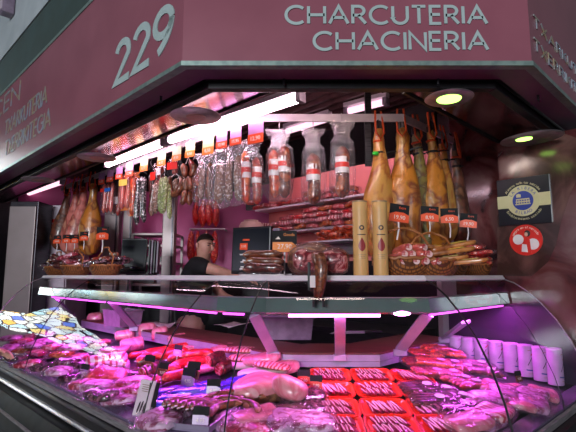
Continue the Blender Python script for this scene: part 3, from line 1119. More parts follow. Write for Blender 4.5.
# stainless fridge at far left, front parallel to the back wall
t = cabinet('steel_fridge', 'tall brushed steel fridge standing at the far left behind the counter', (-2.52, 4.32, 0), .27, .27, Z(.70), 'steel_dark')
MB().box((0, -.012, Z(.70) / 2), (.25, .025, Z(.70) - .1)).build('door', 'fridge_steel', t, smooth=False, bevel=.006)
t = cabinet('white_door_cabinet', 'pale metal cabinet with round red stickers beside the steel fridge', (-2.36, 4.63, 0), .27, .5, Z(.71), 'white_metal', cat='cabinet')
MB().box((0, -.012, Z(.71) / 2), (.25, .025, Z(.71) - .06)).build('door', 'white_metal', t, smooth=False, bevel=.005)
for z in (Z(.49), Z(.43)):
    o = MB().disc((-.05, -.028, z), .030, .004, axis='y').build('round_sticker', 'label_red', t)
    MB().disc((-.05, -.031, z), .020, .003, axis='y').build('sticker_face', 'label_white', o)
MB().box((-.05, -.027, Z(.545)), (.085, .004, .035)).build('label_strip', 'label_red', t, smooth=False)
# upright steel door frames between the cabinet and the magenta wall
for i, (px, w, lab, m) in enumerate(((128, .10, 'broad steel upright behind the small hanging packs', 'fridge_steel'), (112, .16, 'tall steel column right of the row of hams', 'fridge_steel'), (169, .12, 'steel upright left of the shop assistant', 'fridge_steel'))):
    q = P(px, 250, Y=4.9 if px < 150 else 4.55)
    t = thing('steel_upright', lab, 'post', (q.x, q.y, 0))
    MB().box((0, 0, Z(1.13) / 2), (w, .1, Z(1.13))).build('post', m, t, smooth=False, bevel=.006)
    MB().box((w * .32, -.055, Z(1.13) / 2), (.012, .012, Z(1.13))).build('edge_strip', 'steel_dark', t, smooth=False)
# black glass-fronted unit between monitor and assistant
q = P(160, 275, Y=5.0)
t = thing('slicing_cabinet', 'open steel shelving with dark boxes left of the assistant', 'shelving', (q.x, 4.78, 0))
for z in (Z(.42), Z(.30), Z(.12), Z(-.1), Z(-.5)):
    MB().box((0, .1, z), (.44, .34, .02)).build('shelf', 'fridge_steel', t, smooth=False)
for sx in (-1, 1):
    for sy in (-.06, .26):
        MB().box((sx * .22, sy, Z(.42) / 2), (.025, .025, Z(.42))).build('leg', 'fridge_steel', t, smooth=False)
for i, (x, z, w, h) in enumerate(((-.08, .04, .17, .12), (.1, .04, .14, .10), (.0, .22, .3, .06))):
    o = MB().box((q.x + x, 4.86, Z(-.088 + (0 if z < .2 else .22)) + h / 2), (w, .18, h)).build('storage_box', ('plastic_black', 'plastic_grey', 'plastic_black')[i], smooth=False, bevel=.006)
    tag(o, ('dark storage box on the middle shelf, left one', 'grey storage box on the middle shelf, right one', 'flat dark storage box on the upper shelf of the steel shelving')[i], 'box')

# left wall-side pink cabinet end (magenta panel)
# hanging rack with red meats before the magenta wall
rk = thing('meat_rack', 'two steel bars with hooks on the magenta wall', 'rack', (0, 0, 0))
RY = 5.12
for py in (198, 229):
    a = P(190, py, Y=RY); b = P(224, py, Y=RY)
    MB().tube([a, b], .010, 8).build('bar', 'steel', rk)
    for p in (a, b):
        MB().tube([p, p + Vector((0, .23, 0))], .008, 8).build('bracket', 'steel', rk)


def cured_strip():
    t = thing('hanging_meat', '', 'meat')
    MB().tube([(0, 0, 0), (.01, 0, -.04), (-.01, .01, -.14), (.012, 0, -.24), (0, 0, -.31)], [.012, .032, .045, .05, .012], 10, sq=.7).rough(.012, 14, 2).build('meat', 'meat_red', t)
    MB().tube([(0, 0, .02), (0, -.012, .01), (0, 0, -.01)], .003, 6).build('hook', 'steel', t)
    return t


mk = Maker(cured_strip)
for i, px in enumerate((196, 203, 210, 217)):
    mk(P(px, 199, Y=RY) + Vector((0, -.02, -.012)), 'red cured loin on the upper rack bar, %s from the left' % ('first', 'second', 'third', 'fourth')[i], (0, 0, i * .9), (1, 1, .95 + .05 * (i % 2)), group='red loins on the upper bar')
for i, px in enumerate((192, 199, 207, 215)):
    mk(P(px, 230, Y=RY) + Vector((0, -.02, -.012)), 'red cured loin on the lower rack bar behind the assistant, %s from the left' % ('first', 'second', 'third', 'fourth')[i], (0, 0, 2 + i), (.9, .9, 1.15), group='red loins on the lower bar')


# ------------------------------------------------------------ monitors
def monitor(label, q, w, h, rz, rx=.12):
    t = thing('monitor', label, 'monitor', q, rot=(-rx, 0, rz))
    MB().box((0, .012, h / 2), (w, .03, h)).build('casing', 'plastic_black', t, smooth=False, bevel=.005)
    MB().box((0, -.004, h / 2 + .004), (w * .93, .004, h * .88)).build('screen', 'screen', t, smooth=False)
    MB().box((0, .06, -.01), (w * .5, .12, .03)).build('foot', 'plastic_black', t, smooth=False, bevel=.004)
    return t


q = P(132.5, 274, Y=3.75)
t = monitor('small black touch screen beside the sausages at the left', q, .205, .295, .1)
for i in range(4):
    MB().box((.125 + i * .022, .03, .14), (.014, .10, .29 - .01 * i)).build('side_plate', 'plastic_grey' if i % 2 else 'plastic_black', t, smooth=False, bevel=.003)
q = P(250, 274, Y=2.75)
t = monitor('large black touch screen of the scale right of the assistant', q, .26, .285, -.42, .05)
MB().box((.155, .045, .14), (.045, .05, .27)).build('side_unit', 'plastic_grey', t, smooth=False, bevel=.004)
o = MB().box((-.045, -.0085, .165), (.052, .003, .040)).build('tag_reflection', 'orange', t, smooth=False)  # reflection of a price tag in the screen, put in as an orange plate
MB().box((-.03, -.0085, .205), (.045, .003, .010)).build('tag_reflection_edge', 'orange', t, smooth=False)  # upper edge of the same reflection, also orange colour
text('3,90', .02, 'ink', o, (-.045, -.011, .165))
o = None

# ------------------------------------------------------------ wall shelves with piles of packed meat
WS = 4.28   # X+Y of the shelf fronts


def wall_shelf(label, h, x0, x1):
    a = P(x0, 210, L=WS); b = P(x1, 200, L=WS)
    ra, rb = a.y - a.x, b.y - b.x
    t = thing('wall_shelf', label, 'shelf')
    MB().slab([tuple(lpt(ra, WS)), tuple(lpt(rb, WS)), tuple(lpt(rb, 4.52)), tuple(lpt(ra, 4.52))], Z(h) - .018, Z(h)).build('board', 'shelf_white', t, smooth=False)
    return t


wall_shelf('upper pale wall shelf with packed meats behind the bagged sausages', .66, 255, 420)
wall_shelf('lower pale wall shelf piled with packed meats', .415, 258, 430)


def pack_fn(m, seed, d=(.17, .12, .035), name='meat_pack', cat='packed meat'):
    def fn():
        t = thing(name, '', cat)
        MB().blob((0, 0, d[2] / 2), d, .55, 18, 8).rough(d[2] * .28, 16, seed).build('meat', m, t)
        b = MB().blob((0, 0, d[2] / 2), (d[0] * 1.14, d[1] * 1.14, d[2] * .9), .35, 20, 8).rough(d[2] * .2, 20, seed + 3)
        b.build('film', 'film', t)
        return t
    return Maker(fn)


PK = {k: pack_fn(m, i) for i, (k, m) in enumerate((('bacon', 'bacon'), ('red', 'sleeve_red'), ('lilac', 'sleeve'), ('orange', 'sleeve_orange'), ('dark', 'sleeve_dark'), ('meat', 'meat'), ('pork', 'pork'), ('bright', 'meat_red')))}
WORDS = ['first', 'second', 'third', 'fourth', 'fifth', 'sixth', 'seventh', 'eighth', 'ninth', 'tenth', 'eleventh', 'twelfth', 'thirteenth', 'fourteenth']
kinds = ['meat', 'bright', 'bacon', 'orange', 'meat', 'bacon']
adj = {'bacon': 'streaky bacon pack', 'red': 'red vacuum pack', 'lilac': 'lilac vacuum pack', 'orange': 'orange-brown meat pack', 'dark': 'dark vacuum pack', 'meat': 'marbled meat pack', 'pork': 'pale pork pack', 'bright': 'bright red meat pack'}
n = 0
for shelf, h, xs, tiers in (('lower', .415, (268, 279, 291, 303, 315, 328, 341, 354), (2, 2, 3, 3, 4, 4, 4, 4)), ('upper', .66, (262, 273, 286, 300, 316, 331, 346), (1, 1, 1, 1, 2, 2, 2))):
    for i, px in enumerate(xs):
        for k in range(tiers[i]):
            q = P(px, 215, L=WS + .10)
            kd = kinds[(i * 3 + k * 2 + (shelf == 'upper')) % 6]
            PK[kd]((q.x, q.y, Z(h) + .001 + k * .048), '%s on %s wall shelf, %s stack from left, %s' % (adj[kd], shelf, WORDS[i], ['at the bottom', 'one up', 'two up', 'at the top'][k]),
                   (0, .08 * math.sin(i * 2 + k), RL + .5 * math.sin(n * 1.7)), (1.25, 1.25, 1.4), group='packed meats on the wall shelves')
            n += 1

# chorizo heaps further down on the back worktop
def sausage(L=.16, r=.016, bend=.03, m='chorizo', n=10, name='sausage', seed=0, sq=1., string=True, parent=None, off=(0, 0, 0)):
    """a curved sausage lying along x, as an MB"""
    pts = []
    rad = []
    k = 10
    for i in range(k + 1):
        f = i / k
        x = (f - .5) * L
        pts.append(Vector((x, bend * (1 - (2 * f - 1) ** 2), 0)) + Vector(off))
        e = min(f, 1 - f) * L
        rad.append(r * min(1, (.25 + .75 * math.sqrt(min(1, e / (r * 1.1))))) * (1 + .06 * math.sin(f * 9 + seed)))
    return MB().tube(pts, rad, n, sq=sq)


def sausage_fn(L, r, bend, m, name='sausage', cat='sausage', seed=0):
    def fn():
        t = thing(name, '', cat)
        sausage(L, r, bend, seed=seed).move((0, 0, r)).build('casing', m, t)
        MB().tube([(-L / 2, 0, r), (-L / 2 - .012, 0, r)], .003, 6).build('tie', 'label_white', t)
        return t
    return Maker(fn)


SG = {'red': sausage_fn(.16, .017, .02, 'chorizo', 'chorizo'), 'orange': sausage_fn(.18, .018, .025, 'chorizo_orange', 'chorizo'),
      'brown': sausage_fn(.15, .019, .02, 'sausage_brown'), 'dark': sausage_fn(.16, .022, .012, 'sausage_dark'), 'fresh': sausage_fn(.14, .014, .035, 'sausage_brown', 'fresh_sausage')}
n = 0
for i, px in enumerate((342, 347, 352, 332, 337, 325)):
    for k in range(3):
        q = P(px, 240, L=4.15)
        SG['orange']((q.x, q.y - .03 * k, Z(.30) + .030 * k - .02), 'orange chorizo heaped under the lower wall shelf, %s column from the left, %s' % (WORDS[[3, 4, 5, 1, 2, 0][i]], ('bottom', 'middle', 'top')[k]), (.2 * math.sin(n), .2 * math.cos(n * 2), 1.2 * n), group='chorizos under the wall shelf')
        n += 1
q = P(338, 240, L=4.18)
t = thing('wire_shelf', 'short wall shelf that carries the orange chorizos', 'shelf', (q.x, q.y, Z(.272)), RL)
MB().box((0, 0, 0), (.42, .26, .012)).build('board', 'shelf_white', t, smooth=False)
MB().box((0, .13, -.05), (.38, .012, .1)).build('bracket', 'steel', t, smooth=False)
t = thing('plastic_canister', 'cream plastic canister behind the scale screen, below the wall shelf', 'canister', P(251, 226, L=4.0) - Vector((0, 0, .13)))
MB().lathe([(.0, 0), (.11, 0), (.115, .02), (.115, .13), (.095, .165), (.0, .17)], 24).build('body', 'plastic_cream', t)
MB().lathe([(.0, .17), (.07, .17), (.07, .185), (0, .185)], 24).build('lid', 'plastic_cream', t)
MB().box((0, .12, -.06), (.3, .3, .12)).build('stand', 'steel', t, smooth=False)
t = thing('red_lamp_holder', 'small black box with a glowing red front above the cream canister', 'switch box', P(251, 205, L=4.3))
MB().box((0, 0, 0), (.10, .08, .11)).build('body', 'plastic_black', t, smooth=False, bevel=.006)
MB().box((0, -.045, .02), (.07, .02, .05)).build('button', 'label_red', t, smooth=False, bevel=.004)
MB().box((.0, .12, 0), (.02, .2, .02)).build('arm', 'steel', t, smooth=False)

# ============================================================ STAINED GLASS WINDOW of the hall, mirrored in the counter glass
sw = MB()
wx = -9.0
outl = [(4.9, 1.5), (5.4, 1.2), (5.9, 1.15), (6.4, .95), (7.0, .9), (7.5, .5), (8.3, .6), (8.6, 1.2), (8.2, 1.7), (8.7, 2.8), (7.7, 2.75), (7.1, 2.4), (6.4, 2.3), (5.6, 2.0)]
n = len(outl)
sw.add([(wx, y, Z(h)) for y, h in outl] + [(wx - .04, y, Z(h)) for y, h in outl], [tuple(range(n)), tuple(range(2 * n - 1, n - 1, -1))] + [(k, (k + 1) % n, n + (k + 1) % n, n + k) for k in range(n)])
struct(sw.build('window_1', 'stained', smooth=False))
fb = MB().tube([(wx + .01, y, Z(h)) for y, h in outl + outl[:1]], .05, 6)
struct(fb.build('window_1_frame', 'black', smooth=False))
struct(MB().box((wx - .15, 3, 3), (.1, 16, 6)).build('wall_hall', 'steel_dark', smooth=False))

# ============================================================ HANGING PRODUCTS, LEFT ROW
def price_card(m_top, m_low, price, w=.082, h=.10):
    def fn():
        t = thing('price_card', '', 'price card')
        MB().box((0, 0, -h * .32), (w, .004, h * .64)).build('card_top', m_top, t, smooth=False)
        o = MB().box((0, -.003, -h * .80), (w * 1.02, .005, h * .42)).build('price_panel', m_low, t, smooth=False)
        text(price, .026, 'ink', o, (0, -.0062, -h * .80))
        MB().tube([(0, 0, .028), (0, -.004, .008), (0, 0, -.012)], .0028, 6).build('hook', 'steel', t)
        return t
    return Maker(fn)


pc = [price_card('card_lilac', 'orange', '12,90'), price_card('card_green', 'orange_soft', '8,50'), price_card('card_lilac', 'orange', '15,95')]
cards = [(256, 121, 0, 1.25, 'above the pair of orange loins'), (236, 128, 2, 1.0, 'above the right speckled salami bag'), (222, 132, 0, 1.0, 'above the speckled salami bag'),
         (208.5, 137, 1, 1.1, 'above the knotted sausage bag'), (190.5, 142, 1, 1.0, 'above the brown sausage links'), (177, 146.5, 1, 1.0, 'above the curled brown sausage'),
         (162, 152, 1, 1., 'above the green mould sausages'), (144.5, 158, 1, 1., 'above the black marbled sausages'), (130, 163, 0, 1.05, 'above the pack of orange sausages'),
         (119.5, 167, 0, 1., 'above the pack with the yellow label'), (110.5, 170, 0, 1., 'above the pack with the blue label'), (102, 173, 2, 1., 'nearest the hams in the left row')]
for px, py, k, s_, lab in cards:
    q = P(px, py, L=RLC - .05)
    q.z = Z(HRAIL) - .030 + .0
    a_, s0 = ray(px, py)
    q = P(px, py, L=RLC - .05)
    pc[k](q, '%s price card on the left rail %s' % ('orange and lilac' if k != 1 else 'amber and pale green', lab), (0, 0, RL * .75), s_)


def hang_pos(px, py, L=RLC):
    return P(px, py, L=L)


def hook(t, z0=.04, z1=0.):
    MB().tube([(0, 0, z0), (.0, -.010, z0 * .5 + z1 * .5), (0, 0, z1)], .003, 6).build('hook', 'steel', t)


def clearpack(t, w, h, d=.03, top=.0, seed=0, crinkle=.006):
    """flat clear pouch hanging from z=top down"""
    rings = []
    n = 20
    for i in range(13):
        f = i / 12
        z = top - f * h
        ww = w * (.50 + .5 * min(1, f / .22)) * (1 - .12 * max(0, f - .9) / .1)
        dd = d * (.25 + .75 * math.sin(PI * min(1, max(0.02, f)) ** .8))
        if f < .12:
            ww = w * (.62 - f * 1.3)
            dd = d * .5
        rings.append([Vector((math.copysign(abs(math.cos(a)) ** .6, math.cos(a)) * ww / 2, math.copysign(abs(math.sin(a)) ** .8, math.sin(a)) * dd / 2, z)) for a in [2 * PI * k / n for k in range(n)]])
    return MB().loft(rings, True).rough(crinkle, 22, seed).build('bag', 'bag', t)


def vsaus(L, r, m, t, x=0, y=0, top=-.06, seed=0, name='sausage', bend=.008, sq=1.):
    k = 12
    pts = []
    rad = []
    for i in range(k + 1):
        f = i / k
        pts.append(Vector((x + bend * math.sin(f * PI + seed), y, top - f * L)))
        e = min(f, 1 - f) * L
        rad.append(r * min(1, .25 + .75 * math.sqrt(min(1, e / (r * 1.1)))) * (1 + .07 * math.sin(f * 8 + seed)))
    return MB().tube(pts, rad, 12, sq=sq).rough(r * .1, 30, seed).build(name, m, t)


# small vacuum packs (the three left of the black sausages)
def vac(px, py, w, h, label, items, lab=None, lab2=None, L=RLC, m_film='film', back=None):
    t = thing('sausage_pack', label, 'sausage pack', hang_pos(px, py, L), RL * .6)
    if back:
        MB().box((0, .018, -h / 2), (w * .98, .003, h * .96)).build('backing_card', back, t, smooth=False)
    for i, (fx, z0, l, r, m) in enumerate(items):
        vsaus(l, r, m, t, fx * w, 0, -z0, i * 1.3)
    b = MB().blob((0, 0, -h / 2), (w, .045, h), .35, 20, 10).rough(.004, 25, px)
    b.build('film', m_film, t)
    if lab:
        MB().box((lab[1] * w, -.027, -lab[2]), (lab[3], .003, lab[4])).build('label', lab[0], t, smooth=False)
    if lab2:
        MB().box((lab2[1] * w, -.027, -lab2[2]), (lab2[3], .003, lab2[4])).build('label', lab2[0], t, smooth=False)
    hook(t, .05)
    return t


vac(109, 180, .155, .30, 'clear pack of thin pink sausages with a blue and red label', [(-.3, .03, .25, .018, 'frank'), (0, .02, .26, .018, 'chorizo'), (.3, .03, .25, .018, 'frank')], ('label_blue', .12, .09, .07, .03), ('label_red', -.3, .09, .04, .03))
vac(118, 178, .12, .33, 'dark red sausage pack hanging behind the blue label pack', [(-.2, .05, .26, .018, 'sausage_dark'), (.22, .07, .26, .018, 'chorizo')], ('label_white', .1, .2, .05, .06), L=RLC + .10)
vac(126, 174, .12, .30, 'tall pack of pink sausages with a pale yellow label', [(-.27, .02, .26, .022, 'frank'), (.27, .02, .26, .022, 'frank')], ('label_yellow', 0, .075, .09, .05), back='orange_soft')
vac(134, 171, .085, .36, 'narrow pack holding one long orange sausage', [(0, .03, .32, .026, 'chorizo_orange')], back='orange_soft')
# bunch of black marbled sausages
def bunch(name, label, px, py, n, L, r, m, spread, L_=RLC, cat='sausage', seed=0, dz=.03, tie='strap'):
    t = thing(name, label, cat, hang_pos(px, py, L_), RL * .6)
    rnd = random.Random(seed)
    for i in range(n):
        x = (i - (n - 1) / 2) * spread + rnd.uniform(-.006, .006)
        vsaus(L * rnd.uniform(.85, 1.08), r * rnd.uniform(.9, 1.1), m, t, x, rnd.uniform(-.025, .02), -.03 - rnd.uniform(0, dz), rnd.uniform(0, 6), bend=.012)
    MB().tube([(-spread * n / 2.6, 0, -.03), (0, -.004, .0), (spread * n / 2.6, 0, -.03)], .004, 6).build('string', tie, t)
    hook(t, .05)
    return t


bunch('black_sausage_bunch', 'bunch of long black marbled sausages tied with dark string', 143, 171, 4, .34, .020, 'blackwhite', .032, seed=3)
bunch('dark_sausage_bunch', 'pair of thin dark sausages hanging just right of the black marbled bunch', 151.5, 166, 2, .32, .017, 'sausage_dark', .03, seed=5, L_=RLC + .05)
vac(159, 163, .10, .20, 'small chorizo pack with a red square label', [(-.22, .03, .16, .018, 'chorizo'), (.22, .03, .16, .018, 'chorizo')], ('label_red', -.3, .10, .045, .06), ('label_white', .22, .07, .04, .05))
bunch('white_mould_sausages', 'bunch of brown mould dusted sausages hanging lower than the green ones', 157, 178, 3, .22, .017, 'mould', .028, seed=8, L_=RLC - .05)
bunch('green_mould_sausages', 'bunch of pale green mouldy sausages with twisted ends', 165, 172, 4, .27, .018, 'mould_green', .024, seed=9, L_=RLC - .06)


def ring_sausage(label, px, py, R_, r, m, L_=RLC):
    t = thing('ring_sausage', label, 'sausage', hang_pos(px, py, L_), RL * .6)
    pts = []
    for i in range(19):
        a = math.radians(60 - 300 * i / 18)
        pts.append((R_ * math.cos(a), .012 * math.sin(a * 2), -R_ * 1.15 + R_ * 1.2 * math.sin(a)))
    rad = [r * min(1, .4 + min(i, 18 - i) * .3) for i in range(19)]
    MB().tube(pts, rad, 12).rough(.002, 30, px).build('casing', m, t)
    MB().tube([pts[0], (0, 0, .02), pts[-1]], .003, 6).build('string', 'label_white', t)
    return t


ring_sausage('thick curled brown sausage ring beside the green mouldy bunch', 175.5, 176, .055, .022, 'sausage_brown')
ring_sausage('smaller curled brown sausage ring behind the first ring', 181, 178, .045, .02, 'mould', RLC + .06)
vac(175, 158, .10, .13, 'red and black printed chorizo packet above the curled sausage', [(0, .02, .10, .02, 'chorizo')], ('label_red', 0, .06, .09, .05), back='card_black')


def links(label, px, py, n, L, r, m, L_=RLC, two=True):
    t = thing('sausage_links', label, 'sausage links', hang_pos(px, py, L_), RL * .6)
    for s in ((-1, 1) if two else (0,)):
        z = -.03
        for i in range(n):
            o = vsaus(L, r, m, t, s * .022 + .006 * math.sin(i * 2 + s), .012 * s * (-1) ** i, z, i + s, 'link', .010 * (-1) ** i)
            z -= L * .97
    MB().tube([(-.022, 0, -.03), (0, 0, .01), (.022, 0, -.03)], .003, 6).build('string', 'label_white', t)
    return t


links('string of fat reddish brown sausage links hanging left of the bags', 188.5, 159, 3, .095, .022, 'sausage_brown')
links('second string of brown sausage links, behind and right of the first', 196, 155, 3, .10, .018, 'chorizo', RLC + .10)


def bagged(label, px, py, w, h, saus, L_=RLC, Y=None, rz=None, labels=(), seed=0, dz=0.):
    q = P(px, py, Y=Y) if Y else hang_pos(px, py, L_)
    t = thing('bagged_sausage', label, 'bagged sausage', q, RL * .6 if rz is None else rz)
    # gathered neck and crinkled collar
    rings = []
    n = 24
    prof = [(-.0, .50, .30), (-.025, .46, .30), (-.055, .34, .32), (-.085, .30, .4), (-.115, .44, .6), (-.15, .50, .8), (-h * .6, .52, .9), (-h * .88, .50, .85), (-h * .97, .40, .6), (-h, .30, .3)]
    for z, a, b in prof:
        rings.append([Vector((w * a * math.cos(2 * PI * k / n) * (1 + .14 * math.sin(5 * k + z * 40)), .045 * b * math.sin(2 * PI * k / n), z)) for k in range(n)])
    MB().loft(rings[3:], True).rough(.006, 24, seed).build('bag', 'bag', t)
    MB().loft(rings[:5], False).rough(.010, 26, seed).build('bag_neck', 'bag_neck', t)
    for i, (x, z0, l, r, m, lb) in enumerate(saus):
        o = vsaus(l, r, m, t, x, .004 * i, -z0, seed + i, 'sausage', .004)
        if lb:
            rr = r + .002
            zc = -z0 - l * .38
            MB().lathe([(rr, -.045), (rr, .045)], 14, (x, .004 * i, zc)).build('paper_label', 'label_white', t)
            MB().lathe([(rr + .001, -.014), (rr + .001, .014)], 14, (x, .004 * i, zc)).build('label_band', 'label_red', t)
    hook(t, .05, -.01)
    return t


bagged('knotted clear bag of dried sausages, leftmost of the bags', 206, 152, .17, .34, [(-.03, .10, .2, .02, 'mould', 0), (.03, .07, .24, .024, 'sausage_brown', 0)], seed=1)
bagged('clear bag with one speckled salami beside the knotted bag', 221, 148, .15, .37, [(0, .10, .24, .034, 'mould', 0)], seed=2)
bagged('clear bag with two slim speckled salamis right of the single one', 234.5, 144, .14, .37, [(-.03, .09, .25, .022, 'mould', 0), (.03, .07, .27, .026, 'mould', 0)], seed=3)
bagged('clear bag with two orange-red cured loins wearing white and red labels', 251.5, 139, .15, .37, [(-.034, .06, .31, .026, 'chorizo_orange', 1), (.034, .11, .27, .026, 'chorizo', 1)], seed=4)
bagged('large clear bag on the front bar holding two dark cured loins', 279.5, 129, .15, .41, [(-.03, .12, .27, .030, 'chorizo_orange', 1), (.025, .09, .30, .037, 'loin', 1)], Y=2.47, rz=-.1, seed=5)
bagged('clear bag on the front bar with one dark cured loin, middle of the three', 313, 129, .13, .43, [(0, .14, .29, .038, 'loin', 1)], Y=2.47, rz=.05, seed=6)
bagged('clear bag on the front bar with one loin, next to the first big ham', 341.5, 122, .135, .44, [(0, .14, .29, .038, 'loin', 1)], Y=2.47, rz=.1, seed=7)


# ============================================================ HAMS
def ham(label, q, L, m, rz=0., w=1., rope=True, seed=0, loop=.07, strap=True, green=False, lean=0.):
    t = thing('cured_ham', label, 'ham', q, rot=(0, lean, rz))
    prof = [(-.035, .021, .019, 0), (-.06, .028, .025, 0), (-.09, .034, .028, .004), (-.13, .032, .028, .006), (-.18, .036, .032, .006), (-.24, .048, .040, .008), (-.31, .066, .050, .006), (-.38, .082, .060, 0), (-.46, .094, .066, -.006),
            (-.54, .096, .072, -.010), (-.61, .094, .070, -.010), (-.67, .078, .058, -.006), (-.71, .052, .04, 0), (-.73, .02, .016, 0)]
    k = L / .73
    rings = []
    n = 20
    for z, rx, ry, cx in prof:
        rings.append([Vector((cx * k + rx * w * k * math.cos(2 * PI * j / n), ry * k * math.sin(2 * PI * j / n), z * k)) for j in range(n)])
    MB().loft(rings, True).rough(.011, 9, seed).rough(.004, 26, seed + 5).build('ham_leg', m, t)
    # split hoof
    for s in (-1, 1):
        MB().tube([(s * .007, 0, -.045), (s * .011, -.004, -.02), (s * .006, -.010, .012), (s * .002, -.012, .024)], [.018, .018, .010, .003], 8).build('hoof', 'hoof', t)
    if rope:
        MB().tube([(-.020, -.012, .045 + loop * .4), (-.026, -.024, 0), (-.024, -.026, -.06), (.0, -.032, -.095), (.024, -.026, -.06), (.02, -.02, .0), (.014, -.010, .045 + loop * .4)], .006, 6).build('rope', 'rope', t)
        MB().lathe([(.028, -.006), (.031, 0), (.028, .006)], 12, (0, 0, -.10 * k)).build('rope_knot', 'rope', t)
    if strap:
        MB().lathe([(.031, -.007), (.034, 0), (.031, .007)], 12, (.006, 0, -.165 * k)).build('strap', 'strap', t)
        MB().tube([(.03, -.01, -.165 * k), (.07, -.02, -.155 * k), (.11, -.01, -.15 * k)], .004, 6).build('strap_tail', 'strap', t)
    if green:
        MB().blob((-.035, -.035, -.175 * k), (.035, .02, .022), .6).build('seal_tag', 'greentag', t)
    return t


ham('large golden ham hanging leftmost of the big hams, with a green seal', P(378, 124, Y=2.50), .76, 'ham_light', .2, 1.0, seed=1, green=True)
ham('broad golden brown ham, second from the left of the big hams', P(401, 122, Y=2.51), .76, 'ham', -.15, 1.08, seed=2)
ham('slim mouldy green ham squeezed behind the second and fourth big hams', P(415, 127, Y=2.66), .74, 'ham_green', .4, .8, seed=3, lean=-.06)
ham('reddish golden ham, fourth of the big hams', P(430, 125, R=1.80), .74, 'ham', .3, .9, seed=4, lean=-.03)
ham('narrow orange ham half hidden right of the fourth ham', P(441, 137, R=1.86), .68, 'ham_light', .6, .8, seed=5, lean=-.05)
ham('dark brown ham at the right end of the rail, below the white pillar', P(454.5, 144, R=1.82), .66, 'ham_dark', .9, .85, seed=6, lean=-.07)
ham('dark crusty ham, leftmost in the left group of hams', P(68, 187, L=RLC + .02), .64, 'ham_dark', .2, 1.05, strap=False, seed=7, lean=.08)
ham('pink ham second in the left group of hams', P(77, 184.5, L=RLC), .68, 'ham_pink', -.2, 1.1, strap=False, seed=8, lean=.06)
ham('bright pink ham in the middle of the left group of hams', P(84, 182.5, L=RLC), .68, 'ham_pink', .4, 1.1, strap=False, seed=9, lean=.05)
ham('golden pink ham at the right of the left group, nearest the packs', P(93.5, 180, L=RLC), .68, 'ham', .1, 1.15, strap=False, seed=10)

# ============================================================ ON THE TOP SHELF
def on_shelf(px, dy=.14, side='F'):
    """point on the shelf, dy behind its front edge"""
    if side == 'F':
        q = P(px, 270, Y=2.0 + dy)
    elif side == 'L':
        q = P(px, 270, L=1.79 + 1.414 * dy)
    else:
        q = P(px, 270, R=1.4 + 1.414 * dy)
    q.z = Z(-.0015)
    return q


def wicker_basket(r=.14, h=.075, handle=.17):
    def fn():
        t = thing('wicker_basket', '', 'basket')
        prof = [(.0, 0), (.72, 0), (.80, .012), (.93, .5 * h), (1.0, h), (1.03, h + .004), (.98, h + .006), (.90, .55 * h), (.76, .02), (0, .014)]
        b = MB()
        n = 40
        rings = []
        for i, (a, z) in enumerate(prof):
            rings.append([Vector((a * r * math.cos(2 * PI * k / n) * (1 + .025 * (1 if k % 2 else -1) * (1 if 1 < i < 9 else 0)), a * r * .8 * math.sin(2 * PI * k / n), z)) for k in range(n)])
        b.loft(rings, True).build('basket_bowl', 'wicker', t)
        MB().tube([(r * math.cos(a), r * .8 * math.sin(a), h + .004 * math.sin(a * 16)) for a in [2 * PI * i / 40 for i in range(41)]], .007, 6, cap=False).build('rim', 'wicker_handle', t)
        MB().tube([(-r * math.cos(a), .01 * math.sin(a * 8), h * .6 + handle * math.sin(a)) for a in [PI * i / 16 for i in range(17)]], .006, 8).build('handle', 'wicker_handle', t)
        return t
    return Maker(fn)


WB = wicker_basket()
bas = [(404, .19, 'F', 'wicker basket of pink rolled sausages right of the kraft tubes', 1.05, 0), (432, .20, 'F', 'wicker basket of brown paper packs, second on the right', .95, .2),
       (450, .17, 'R', 'wicker basket behind the brown packs, third on the right', .8, .7), (474, .17, 'R', 'small wicker basket of red sausages at the right end of the shelf', .85, .7),
       (58, .16, 'L', 'wicker basket of cured sausages at the far left end of the shelf', .95, RL), (76, .16, 'L', 'wicker basket of dried meats, middle of the left baskets', 1.0, RL), (105, .17, 'L', 'round wicker basket at the right of the left group', .95, RL)]
basq = []
for px, dy, sd, lab, s_, rz in bas:
    q = on_shelf(px, dy, sd)
    WB(q, lab, (0, 0, rz), s_)
    basq.append(q)


def heap(q, n, mk_, labels, rx, ry, z0, dz, group, seed, ang=1.2, s_=1., base=0.):
    rnd = random.Random(seed)
    for i in range(n):
        lay = i // max(1, int(n / 3.2))
        a = rnd.uniform(0, 2 * PI)
        rr = math.sqrt(rnd.random())
        mk_[i % len(mk_)]((q.x + rx * rr * math.cos(a), q.y + ry * rr * math.sin(a), q.z + z0 + dz * lay), labels % WORDS[min(i, 13)], (rnd.uniform(-.2, .2), rnd.uniform(-.25, .25), base + rnd.uniform(-ang, ang)), s_ * rnd.uniform(.9, 1.1), group=group)


def cone_slice():
    t = thing('rolled_sausage', '', 'sausage')
    sausage(.17, .019, .012).build('casing', 'frank', t)
    MB().disc((-.083, 0, 0), .016, .004, axis='x').build('cut_end', 'bacon', t)
    return t


RS = Maker(cone_slice)
q = basq[0]
k = 0
for lay, xs in enumerate(((-.06, -.02, .02, .06, .1), (-.04, .0, .04, .08), (-.01, .04))):
    for x in xs:
        RS((q.x + x * .9, q.y - .03 + .01 * lay, q.z + .055 + .032 * lay), 'pink rolled sausage in the first right basket, %s layer, %s from left' % (('lowest', 'middle', 'top')[lay], WORDS[xs.index(x)]), (.1, .12, 1.9 + .25 * math.sin(k * 2)), 1., group='pink sausages in the first right basket')
        k += 1
